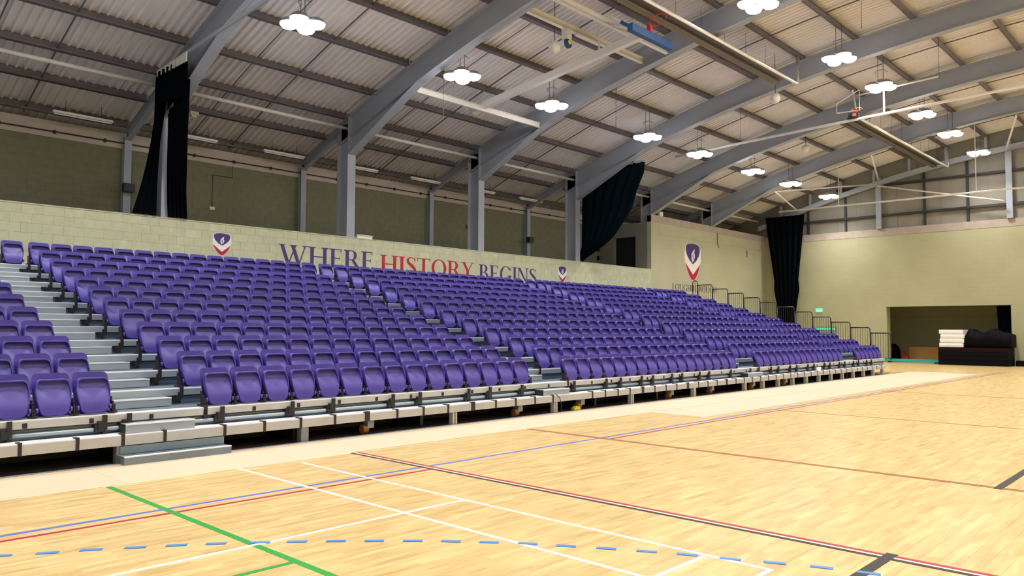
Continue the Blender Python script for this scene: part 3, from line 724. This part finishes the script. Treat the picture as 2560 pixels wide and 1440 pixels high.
# ------------------------------------------------------------------ drapes
def drape(rows, m, name, label, loc, plane, cat='curtain', amp=.05, fold=.16):
    # rows: (z, start, end) of the cloth at falling heights; plane 'X' (cloth runs along Y) or 'Y'
    N = 40; mb = MB(); vs = []; fs = []
    for z, a, b in rows:
        for i in range(N+1):
            u = a+(b-a)*i/N; k = math.sin(i*2*math.pi*6/N)*amp*min(1, abs(b-a)/.6+.3)+amp*.3*math.sin(i*1.7+z)
            vs.append((loc[0]+k, u, z) if plane == 'X' else (u, loc[1]+k, z))
    for r in range(len(rows)-1):
        for i in range(N): fs.append((r*(N+1)+i, r*(N+1)+i+1, (r+1)*(N+1)+i+1, (r+1)*(N+1)+i))
    n = len(vs); off = Vector((-.03, 0, 0)) if plane == 'X' else Vector((0, .03, 0))
    vs2 = [tuple(Vector(v)+off) for v in vs]; fs2 = [tuple(j+n for j in f[::-1]) for f in fs]
    rim = []; R_ = len(rows); C = N+1
    for i in range(N): rim += [(i, i+1, i+1+n, i+n), ((R_-1)*C+i+1, (R_-1)*C+i, (R_-1)*C+i+n, (R_-1)*C+i+1+n)]
    for r in range(R_-1): rim += [((r+1)*C, r*C, r*C+n, (r+1)*C+n), (r*C+N, (r+1)*C+N, (r+1)*C+N+n, r*C+N+n)]
    mb.add(vs+vs2, fs+fs2+rim)
    return mb
lo = (XW+.0, 8.3, 4.57)
t = thing('divider_curtain', 'black divider curtain gathered around the column at left', 'curtain', lo)
def drape3(rows, folds, amp):
    # rows: (z, (x, y) left edge, (x, y) right edge); pleats stand square to the cloth
    N = folds*8; vs = []; fs = []
    for z, p, q in rows:
        p, q = Vector(p), Vector(q); d = (q-p); nrm = Vector((-d.y, d.x)).normalized()
        for i in range(N+1):
            v = p+d*(i/N)+nrm*(amp*math.sin(i*2*math.pi/8)+amp*.3*math.sin(i*.9+z*2)); vs.append((v.x, v.y, z))
    n = len(vs); C = N+1; R_ = len(rows)
    for r in range(R_-1):
        for i in range(N): fs.append((r*C+i, r*C+i+1, (r+1)*C+i+1, (r+1)*C+i))
    vs += [(v[0]-.02, v[1]+.02, v[2]) for v in vs]; fs += [tuple(j+n for j in f[::-1]) for f in fs]
    for i in range(N): fs += [(i, i+1, i+1+n, i+n), ((R_-1)*C+i+1, (R_-1)*C+i, (R_-1)*C+i+n, (R_-1)*C+i+1+n)]
    for r in range(R_-1): fs += [((r+1)*C, r*C, r*C+n, (r+1)*C+n), (r*C+N, (r+1)*C+N, (r+1)*C+N+n, r*C+N+n)]
    return MB().add(vs, fs)
drape3([(8.3, (-20.42, 7.9), (-18.64, 7.95)), (7.95, (-20.42, 7.88), (-18.75, 8.0)), (7.65, (-20.42, 7.87), (-18.87, 8.06)), (7.45, (-20.40, 7.86), (-18.95, 8.08))], 7, .04).build('head', [BLACKF], t, True)
drape3([(7.85, (-20.46, 7.9), (-20.34, 8.16)), (7.08, (-20.44, 7.88), (-20.36, 8.08)), (6.5, (-20.45, 7.82), (-20.4, 8.03)), (5.9, (-20.45, 7.72), (-20.42, 8.01)), (5.45, (-20.45, 7.63), (-20.43, 8.0)), (5.0, (-20.45, 7.52), (-20.44, 8.0)), (4.57, (-20.46, 7.41), (-20.45, 8.0))], 3, .035).build('drape', [BLACKF], t, True)
drape3([(7.85, (-20.34, 8.16), (-18.87, 8.1)), (7.1, (-20.4, 8.21), (-19.15, 8.22)), (6.5, (-20.4, 8.22), (-19.5, 8.37)), (5.9, (-20.42, 8.24), (-19.86, 8.52)), (5.3, (-20.44, 8.26), (-20.2, 8.66)), (4.9, (-20.45, 8.28), (-20.35, 8.75)), (4.57, (-20.46, 8.31), (-20.45, 8.82))], 5, .04).build('drape', [BLACKF], t, True)
for i in range(14): MB().box(-20.42+.132*i, -20.34+.132*i, 7.9, 7.93, 8.2, 8.36+.006*i).build('hook_tape', [OFFW], t)
single(MB().bar((XW+.08, 7.95, 8.36), (-12.0, 7.95, 8.74), .05, .08), 'curtain_track', [STEEL], 'grey curtain track below the rafter at the left drape', 'track', (XW, 7.95, 8.36))
lo = (-19, 26.0, 4.57)
rows = [(8.45, -19.6, -17.4), (8.3, -19.9, -17.4), (8.0, -20.4, -17.44), (7.34, -20.6, -17.76), (6.62, -20.6, -18.0), (6.1, -20.6, -18.42), (5.54, -20.6, -18.9), (5.2, -20.6, -19.4), (4.86, -20.75, -20.06), (4.7, -20.95, -20.4), (4.56, -21.2, -20.55)]
single(drape(rows, GREENF, '', '', (0, 26.0, 0), 'Y', amp=.06), 'divider_curtain', [GREENF], 'dark green-black curtain swept sideways onto the low wall', 'curtain', lo, smooth=True)
single(MB().bar((-20.6, 26.0, 8.47), (-17.3, 26.0, 8.47), .05, .07), 'curtain_track', [STEEL], 'grey track above the swept dark curtain', 'track', (-20.6, 26, 8.47))
rows = [(8.2, -20.1, -17.8), (7.2, -20.0, -17.9), (6.2, -19.85, -18.0), (5.2, -19.7, -18.12), (4.5, -19.6, -18.2), (4.0, -19.62, -18.15), (3.2, -19.5, -18.3), (2.2, -19.45, -18.45), (1.0, -19.4, -18.5), (.02, -19.4, -18.5)]
single(drape(rows, BLACKF, '', '', (0, 42.6, 0), 'Y', amp=.07), 'divider_curtain', [BLACKF], 'black curtain gathered in the corner of the end wall', 'curtain', (-19, 42.6, 0), smooth=True)
# ------------------------------------------------------------------ lamps
LY = [-3.7, .3, 5.3, 9.47, 14.6, 18.5, 24.0, 27.8, 32.5, 36.5, 41.3]
LX = [-15.9, -8.85, -1.8, 5.2, 12.2]
proto = None
def lamp_proto():
    t = thing('high_bay_light', 'x', 'light', (0, 0, 0), 'high bay lights')
    for sx, sy in ((1, 1), (-1, 1), (-1, -1), (1, -1)):
        c = (sx*.225, sy*.225, .03)
        h = MB().lathe(c, [(.06, .13), (.12, .11), (.20, .05), (.222, .0), (.218, -.01)], 14).build('lamp_head', [LAMPG], t, True)
        MB().lathe(c, [(.215, -.005), (.21, -.05), (.17, -.10), (.10, -.13), (.04, -.14)], 14).build('diffuser', [GLOWM], h, True)
    MB().bar((-.26, -.26, .16), (.26, .26, .16), .04, .03).bar((-.26, .26, .16), (.26, -.26, .16), .04, .03).build('cross_bracket', [LAMPG], t)
    MB().box(-.10, .10, -.06, .06, .17, .26).build('driver_box', [LAMPG], t)
    return t
proto = lamp_proto()
ME = {}
for c in proto.children:
    ME.setdefault(c.name.split('.')[0], c)
area = bpy.data.lights.new('lamp_light', 'AREA'); area.shape = 'DISK'; area.size = .75; area.energy = LAMP_W; area.color = (1, .97, .95); area.spread = math.radians(125)
first = True
YN_ = ['']*11
for ix, lx in enumerate(LX):
    for iy, ly_ in enumerate(LY):
        z = 8.83 if ix == 0 else zr(lx)-1.05
        vis_ = ix < 2
        if ix < 2:
            row = ('row above the seats', 'row above the court')[ix]
            i0 = 3 if ix == 0 else 5
            nm = 'lit four-lamp high bay, %s from left in the %s' % (NUM[iy-i0+1], row) if iy >= i0 else 'overhead high bay out of view, %s from near end, %s' % (NUM[iy+1], row)
        else: nm = 'high bay light out of view, %s row from the seats, %s from near end' % (NUM[ix+1], NUM[iy+1])
        if first: t = proto; first = False
        else:
            t = proto.copy(); COL.objects.link(t)
            for ch in proto.children:
                if ch.name.startswith(('cable', 'hanger', 'lamp_light')): continue
                c = ch.copy(); COL.objects.link(c); c.parent = t
                for g in ch.children: d = g.copy(); COL.objects.link(d); d.parent = c
        t.location = (lx, ly_, z); t['label'] = nm; ORG[t.name] = (lx, ly_, z)
        top = zr(lx)-z
        m = MB(); m.tube([(lx-.09, ly_, z+.26), (lx-.09, ly_, z+top)], .008, 5); m.tube([(lx+.09, ly_, z+.26), (lx+.09, ly_, z+top)], .008, 5)
        m.build('cable', [DARKRAIL], t)
        MB().tube([(lx-.2, ly_+.05, z+.5), (lx-.13, ly_-.05, z+.58), (lx+.13, ly_-.05, z+.58), (lx+.2, ly_+.05, z+.5)], .015, 6).build('hanger_bracket', [LAMPG], t)
        lo_ = bpy.data.objects.new('lamp_light', area); COL.objects.link(lo_); lo_.parent = t; lo_.location = (0, 0, -.15)
# ------------------------------------------------------------------ gallery fittings
GL = ['leftmost, at the picture edge', 'just right of the black drape', 'left of the first bare column', 'right of the first bare column', 'left of the second bare column', 'right of the second bare column', 'left of the swept curtain']
for k in range(7):
    y = 6.2+3.05*k
    t = thing('batten_light', 'white unlit batten light under the gallery roof, '+GL[k], 'light', (-22.9, y, 7.38), 'gallery batten lights')
    MB().box(-22.95, -22.85, y, y+1.5, 7.40, 7.46).build('housing', [TUBEW], t); MB().tube([(-22.9, y+.03, 7.375), (-22.9, y+1.47, 7.375)], .02, 8).build('tube', [TUBEW], t)
    for q in (.3, 1.2): MB().box(-22.905, -22.895, y+q, y+q+.01, 7.46, zr(-22.9)+.2).build('hanger', [DARKRAIL], t)
for y, nm in ((8.31, 'at the left, beside the black drape'), (25.6, 'at the right, before the swept curtain')):
    t = thing('loudspeaker', 'small black loudspeaker on a gallery post '+nm, 'loudspeaker', (XG+.23, y, 5.6), 'gallery loudspeakers')
    MB().box(XG+.26, XG+.46, y-.16, y+.14, 5.56, 5.80).build('cabinet', [BLACK], t); MB().box(XG+.46, XG+.47, y-.14, y+.12, 5.58, 5.78).build('grille', [DARKRAIL], t); MB().box(XG+.22, XG+.26, y-.04, y+.03, 5.62, 5.72).build('bracket', [BLACK], t)
single(MB().box(XW-.2, XW-.05, 14.36, 14.95, ZL+.024, ZL+.12).box(XW-.22, XW-.03, 14.33, 14.98, ZL+.12, ZL+.14), 'ledge_box', [OFFW], 'white flat box resting on the ledge by the first bare column', 'box', (XW-.12, 14.65, ZL+.024))
single(MB().lathe((XG+.05, 22.0, 5.95), [(.02, 0), (.09, .01), (.09, .06), (.03, .12)], 10, 'x'), 'alarm_bell', [GRED], 'small red alarm bell on the gallery wall', 'bell', (XG, 22, 5.95))
single(MB().box(XW-.14, XW-.02, 32.0, 32.3, 7.2, 7.42), 'wall_sensor', [OFFW], 'small pale box on top of the raised wall corner', 'box', (XW-.08, 32.15, 7.2))
# ------------------------------------------------------------------ radiant heaters
def heater(x, y0, y1, z, label):
    t = thing('radiant_heater', label, 'heater', (x, y0, z), 'hanging radiant tube heaters')
    MB().prism([(x-.28, y0, z), (x-.16, y0, z+.13), (x+.16, y0, z+.13), (x+.28, y0, z), (x+.26, y0, z), (x+.15, y0, z+.115), (x-.15, y0, z+.115), (x-.26, y0, z)], (0, y1-y0, 0)).build('reflector', [REFL], t)
    MB().tube([(x-.1, y0, z+.04), (x-.1, y1-.1, z+.04)], .045, 10).build('burner_tube', [REFL], t, True)
    MB().tube([(x+.3, y0, z+.02), (x+.3, y1+.25, z+.02), (x+.3, y1+.4, z+.04), (x+.3, y1+.42, z+.2), (x+.3, y1+.42, z+.95)], .05, 10).build('flue_tube', [CHROME], t, True)
    y = y0+.6
    while y < y1: MB().bar((x-.3, y, z+.01), (x-.3, y, z+.22), .02, .03).bar((x-.3, y, z+.2), (x-.12, y+.12, z+.2), .02, .02).tube([(x, y, z+.13), (x, y, zr(x))], .005, 4).build('hanger', [DARKRAIL], t); y += 1.35
heater(-10.9, 13.2, 24.6, 9.9, 'long radiant tube heater hanging beside the folded blue goal')
heater(-10.7, 30.2, 41.9, 9.75, 'long radiant tube heater hanging near the gable')
# ------------------------------------------------------------------ folded basketball goal
t = thing('basketball_goal', 'folded ceiling basketball goal with blue padded backboard and white arm', 'basketball goal', (-17.6, 17, 8.7))
for x, z, w_ in ((-17.5, 8.72, .08), (-13.25, 9.98, .12), (-12.35, 10.05, .12)):
    mb = MB(); mb.box(x-w_/2, x+w_/2, 14.25, 19.72, z-.09, z-.075).box(x-w_/2, x+w_/2, 14.25, 19.72, z+.075, z+.09).box(x-.006, x+.006, 14.25, 19.72, z-.08, z+.08)
    mb.build('support_beam', [WHITE_ST], t)
MB().bar((-18.0, 17, 8.76), (-11.3, 17, 9.54), .18, .2).build('arm', [WHITE_ST], t)
MB().box(-18.05, -17.9, 16.9, 17.1, 8.62, 8.85).build('hinge_block', [WHITE_ST], t)
MB().tube([(-12.85, 17, 9.5), (-12.85, 17, 10.35)], .03, 8).build('strut', [WHITE_ST], t)
bb = [(-11.15, 9.38), (-12.0, 9.98)]
MB().prism([(bb[0][0], 16.1, bb[0][1]), (bb[0][0], 17.9, bb[0][1]), (bb[1][0], 17.9, bb[1][1]), (bb[1][0], 16.1, bb[1][1])], (.03, 0, .04)).build('backboard', [WPAINT], t)
for y in (16.08, 17.88): MB().bar((bb[0][0], y, bb[0][1]+.02), (bb[0][0]-.3, y, bb[0][1]+.24), .05, .09).build('pad', [GBLUE], t)
MB().bar((bb[0][0], 16.05, bb[0][1]+.02), (bb[0][0], 17.95, bb[0][1]+.02), .16, .2).build('pad', [GBLUE], t)
for y in (16.3, 17.7): MB().bar((-12.9, 17, 10.3), (-11.35, y, 9.55), .05, .06).build('frame_bar', [WHITE_ST], t)
rim = [(-11.0+.225*math.cos(a)+.1, 16.95+.225*math.sin(a), 9.78+.1*math.cos(a)) for a in [2*math.pi*k/16 for k in range(17)]]
MB().tube(rim, .014, 6).build('rim', [GRED], t, True)
MB().box(-11.2, -11.1, 16.9, 17.02, 9.44, 9.72).build('rim_plate', [GRED], t)
MB().box(-13.35, -13.15, 15.95, 16.15, 9.6, 9.9).build('winch_bracket', [WHITE_ST], t)
MB().lathe((-13.2, 16.05, 9.5), [(.02, -.04), (.14, -.03), (.14, .03), (.02, .04)], 14, 'x').build('winch_drum', [GBLUE], t)
MB().lathe((-13.14, 16.05, 9.52), [(.07, 0), (.07, .01), (.03, .02)], 12, 'x').build('winch_hub', [GYEL], t)
MB().tube([(-13.2, 16.4, 9.86), (-13.2, 17.4, 9.86)], .07, 8).build('motor', [WHITE_ST], t, True)
# far goal with clear board and net track
t = thing('net_track', 'long white tube hung across the hall carrying a small goal', 'track', (-17.4, 28.4, 9.1))
MB().tube([(-17.4, 28.4, 9.06), (-10, 28.4, 9.27), (-2, 28.4, 9.45)], .05, 10).build('tube', [WHITE_ST], t, True)
for x in (-8.95, -3.4): MB().tube([(x, 28.4, 9.3), (x, 28.4, zr(x))], .03, 8).build('hanger', [WHITE_ST], t)
MB().tube([(-10.0, 28.45, 10.15), (-7.2, 28.45, 10.25)], .03, 8).build('upper_tube', [WHITE_ST], t, True)
g2 = thing('basketball_goal', 'small clear backboard goal with orange rim folded on the white tube', 'basketball goal', (-9.9, 28.3, 9.3))
MB().tube([(-10.55, 28.3, 9.95), (-10.55, 28.3, 9.6), (-9.75, 28.3, 9.55), (-9.75, 28.3, 10.3), (-10.55, 28.3, 9.95)], .02, 6).build('board_frame', [WHITE_ST], g2)
MB().prism([(-10.54, 28.3, 9.95), (-10.54, 28.3, 9.6), (-9.76, 28.3, 9.55), (-9.76, 28.3, 10.29)], (0, .01, 0)).build('clear_board', [GLASS], g2)
MB().tube([(-9.78+.18*math.cos(a), 28.1+.18*math.sin(a), 9.56) for a in [2*math.pi*k/14 for k in range(15)]], .012, 6).build('rim', [GORG], g2)
MB().tube([(-10.0, 28.35, 10.35), (-9.85, 28.35, 9.35)], .03, 8).build('arm', [WHITE_ST], g2)
MB().box(-10.15, -9.8, 28.3, 28.5, 9.33, 9.5).build('hinge_block', [DARKRAIL], g2)
MB().box(-9.97, -9.87, 28.2, 28.3, 9.36, 9.46).build('warning_lamp', [GORG], g2)
t = thing('net_track', 'thin white tube hung across the hall near the gable', 'track', (-18.1, 40, 8.05))
MB().tube([(-18.1, 40, 8.06), (-2, 40, 7.98)], .045, 10).build('tube', [WHITE_ST], t, True)
for x in (-14.9, -8.7, -3.0): MB().tube([(x, 40, 8.05), (x, 40, zr(x))], .02, 6).build('hanger', [WHITE_ST], t)
# round ceiling sensors
for x, y, z, nm in ((-13.3, 15.6, 9.3, 'beside the folded blue goal'), (-11.2, 24.6, 9.45, 'below the rafter left of the heater end'), (-13.3, 32.1, 9.4, 'in the far roof bay')):
    t = thing('globe_sensor', 'pale round globe hanging from the roof '+nm, 'globe', (x, y, z), 'hanging pale globes')
    MB().lathe((x, y, z), [(.03, -.17), (.12, -.12), (.17, 0), (.12, .12), (.04, .17)], 14).build('globe', [OFFW], t, True); MB().tube([(x, y, z+.17), (x, y, zr(x)+.2)], .01, 5).build('rod', [DARKRAIL], t)
# loose hanging wires
for x, y, l, nm in ((-16.6, 14.5, 1.3, 'by the haunch of the first bare frame'), (-14.6, 20.2, 1.4, 'under the second bare frame'), (-13.2, 26.0, 1.2, 'under the third frame'), (-6.6, 26.1, 1.3, 'high above the court'), (-6.9, 20.3, 1.3, 'near the top picture edge')):
    single(MB().tube([(x, y, zr(x)+.1), (x, y+.02, zr(x)-.6), (x, y, zr(x)-.6-l)], .008, 5), 'hanging_wire', [DARKRAIL], 'thin dark wire hanging '+nm, 'wire', (x, y, zr(x)), 'loose hanging wires')
# ------------------------------------------------------------------ far end things
t = thing('exit_sign', 'small green lit exit sign on the end wall', 'sign', (-17.32, YF, 2.72))
MB().box(-17.5, -17.14, YF-.05, YF-.001, 2.68, 2.88).build('face', [EXITG], t)
MB().box(-17.42, -17.36, YF-.056, YF-.05, 2.71, 2.85).box(-17.30, -17.20, YF-.056, YF-.05, 2.76, 2.80).build('pictogram', [PAPER], t)
dd = MB().box(-17.75, -16.35, YF-.04, YF-.005, 0, 1.86); d1 = struct(dd, 'door_1', [GREYWALL], 'low door behind the guard rails with green lit glass')
struct(MB().box(-17.65, -16.45, YF-.05, YF-.04, 1.69, 1.80), 'glass', [GREENGL], parent=d1)
LBL = ['bottom', 'second', 'third', 'top']
def mat_block(name, x0, x1, y0, y1, z0, z1, m, label, cat, group):
    mb = MB(); r = .03
    mb.add([(x0+r, y0, z0), (x1-r, y0, z0), (x1, y0+r, z0), (x1, y1-r, z0), (x1-r, y1, z0), (x0+r, y1, z0), (x0, y1-r, z0), (x0, y0+r, z0)]+
           [(x0+r, y0-.01, (z0+z1)/2), (x1-r, y0-.01, (z0+z1)/2), (x1+.01, y0+r, (z0+z1)/2), (x1+.01, y1-r, (z0+z1)/2), (x1-r, y1+.01, (z0+z1)/2), (x0+r, y1+.01, (z0+z1)/2), (x0-.01, y1-r, (z0+z1)/2), (x0-.01, y0+r, (z0+z1)/2)]+
           [(x0+r, y0, z1), (x1-r, y0, z1), (x1, y0+r, z1), (x1, y1-r, z1), (x1-r, y1, z1), (x0+r, y1, z1), (x0, y1-r, z1), (x0, y0+r, z1)],
           [tuple(range(7, -1, -1)), tuple(range(16, 24))]+[(a*8+i, a*8+(i+1) % 8, a*8+8+(i+1) % 8, a*8+8+i) for a in (0, 1) for i in range(8)])
    return single(mb, name, [m], label, cat, ((x0+x1)/2, (y0+y1)/2, z0), group)
MN = ['lowest', 'second', 'third', 'topmost']
for k in range(4):
    mat_block('crash_mat', -10.95, -8.0, 41.9, 43.25, .215*k, .215*k+.205, (MATB if k < 3 else MATD), 'dark crash mat, %s of the pile before the recess' % MN[k], 'mat', 'dark crash mats')
for k in range(4):
    x0 = -10.92+.03*((k*7) % 3)
    mat_block('white_mat', x0, x0+1.05, 42.0, 43.2, .87+.215*k, .87+.215*k+.2, MATW, 'white gym mat, %s of the small pile on the dark mats' % MN[k], 'mat', 'white gym mats')
# lumpy dark covers on the right part of the pile
mb = MB(); N = 10
vs = []; fs = []
for i in range(N+1):
    for j in range(6):
        x = -9.8+1.9*i/N; y = 42.0+1.2*j/5; vs.append((x, y, 1.62+.10*math.sin(i*1.3)+.06*math.sin(j*2+i)-(.25 if i in (0, N) else 0)))
for i in range(N):
    for j in range(5): fs.append((i*6+j, (i+1)*6+j, (i+1)*6+j+1, i*6+j+1))
n0 = len(vs); base = [(-9.8+1.9*i/N, 42.0+1.2*j/5, .87) for i in range(N+1) for j in range(6)]
fs += [tuple(q+n0 for q in f[::-1]) for f in fs]
for i in range(N): fs += [((i+1)*6, i*6, i*6+n0, (i+1)*6+n0), (i*6+5, (i+1)*6+5, (i+1)*6+5+n0, i*6+5+n0)]
for j in range(5): fs += [(j, j+1, j+1+n0, j+n0), (N*6+j+1, N*6+j, N*6+j+n0, N*6+j+1+n0)]
mb.add(vs+base, fs)
single(mb, 'dark_cover_heap', [MATB], 'lumpy heap of dark covers on the crash mats beside the white mats', 'covers', (-8.85, 42.6, .87), smooth=True)
rows = [(2.9, -8.75, -8.12), (2.0, -8.72, -8.13), (1.0, -8.70, -8.13), (.02, -8.72, -8.13)]
single(drape(rows, BLACKF, '', '', (0, 43.6, 0), 'Y', amp=.04), 'recess_curtain', [BLACKF], 'narrow black curtain at the right side of the storage recess', 'curtain', (-8.4, 43.6, 0), smooth=True)
t = thing('tan_board', 'tan upright board leaning at the back of the storage recess', 'board', (-13.3, 45.6, 0))
MB().box(-13.35, -11.2, 45.6, 45.66, 0.02, .78).build('panel', [TAN], t); MB().box(-13.3, -13.2, 45.4, 45.8, 0, .04).box(-11.5, -11.4, 45.4, 45.8, 0, .04).build('foot', [BLACK], t)
t = thing('equipment_bag', 'tall black kit bag at the left of the storage recess', 'bag', (-13.9, 44.6, 0))
MB().lathe((-13.85, 44.6, 0), [(.30, 0), (.36, .1), (.36, .5), (.28, .78), (.12, .95)], 14).build('body', [BLACKF], t, True); MB().tube([(-13.95, 44.3, .5), (-13.85, 44.2, .8), (-13.75, 44.3, .5)], .02, 6).build('strap', [BLACK], t, True)
t = thing('floor_trolley', 'small red trolley between black bag and tan board', 'trolley', (-13.35, 44.9, 0))
MB().box(-13.52, -13.2, 44.85, 45.15, .1, .3).build('tray', [GRED], t); MB().tube([(-13.5, 45.0, .3), (-13.5, 45.0, .68), (-13.25, 45.0, .68), (-13.25, 45.0, .3)], .02, 6).build('handle', [GRED], t)
for x in (-13.48, -13.24): MB().lathe((x, 44.9, .055), [(.05, 0), (.05, .04)], 10, 'y').build('wheel', [BLACK], t)
t = thing('turquoise_beam', 'long low turquoise beam on the floor before the recess', 'beam mat', (-14.2, 42.9, 0))
MB().box(-16.4, -11.05, 42.9, 43.1, .06, .19).build('padding', [TURQ], t)
for x in (-16.0, -13.6, -11.4): MB().box(x, x+.12, 42.88, 43.12, 0, .07).build('foot', [BLACK], t)
mat_block('dark_holdall', -7.85, -7.0, 42.7, 43.1, 0, .26, MATB, 'low dark holdall on the floor at the right picture edge', 'bag', None)
# small things by the stand
t = thing('yellow_cone', 'small bright yellow plastic piece on the floor under the front lip', 'tool', (-10.03, 12.45, 0))
MB().box(-10.08, -9.99, 12.36, 12.56, .004, .045).build('body', [YELLOW], t); MB().box(-10.06, -9.985, 12.40, 12.44, .045, .07).box(-10.06, -9.985, 12.48, 12.52, .045, .07).build('clip', [YELLOW], t)
single(MB().box(-10.0, -9.955, 24.7, 24.95, .35, .47), 'paper_notice', [PAPER], 'white paper notice on the front lip far down the stand', 'paper', (-9.97, 24.8, .35))
single(MB().tube([(-9.93, 11.7, .36), (-9.90, 11.78, .3), (-9.915, 11.86, .15), (-9.96, 11.9, .01)], .008, 6), 'loose_cable', [BLACK], 'thin black cable hanging over the front lip at second aisle', 'cable', (-9.95, 11.8, .01))
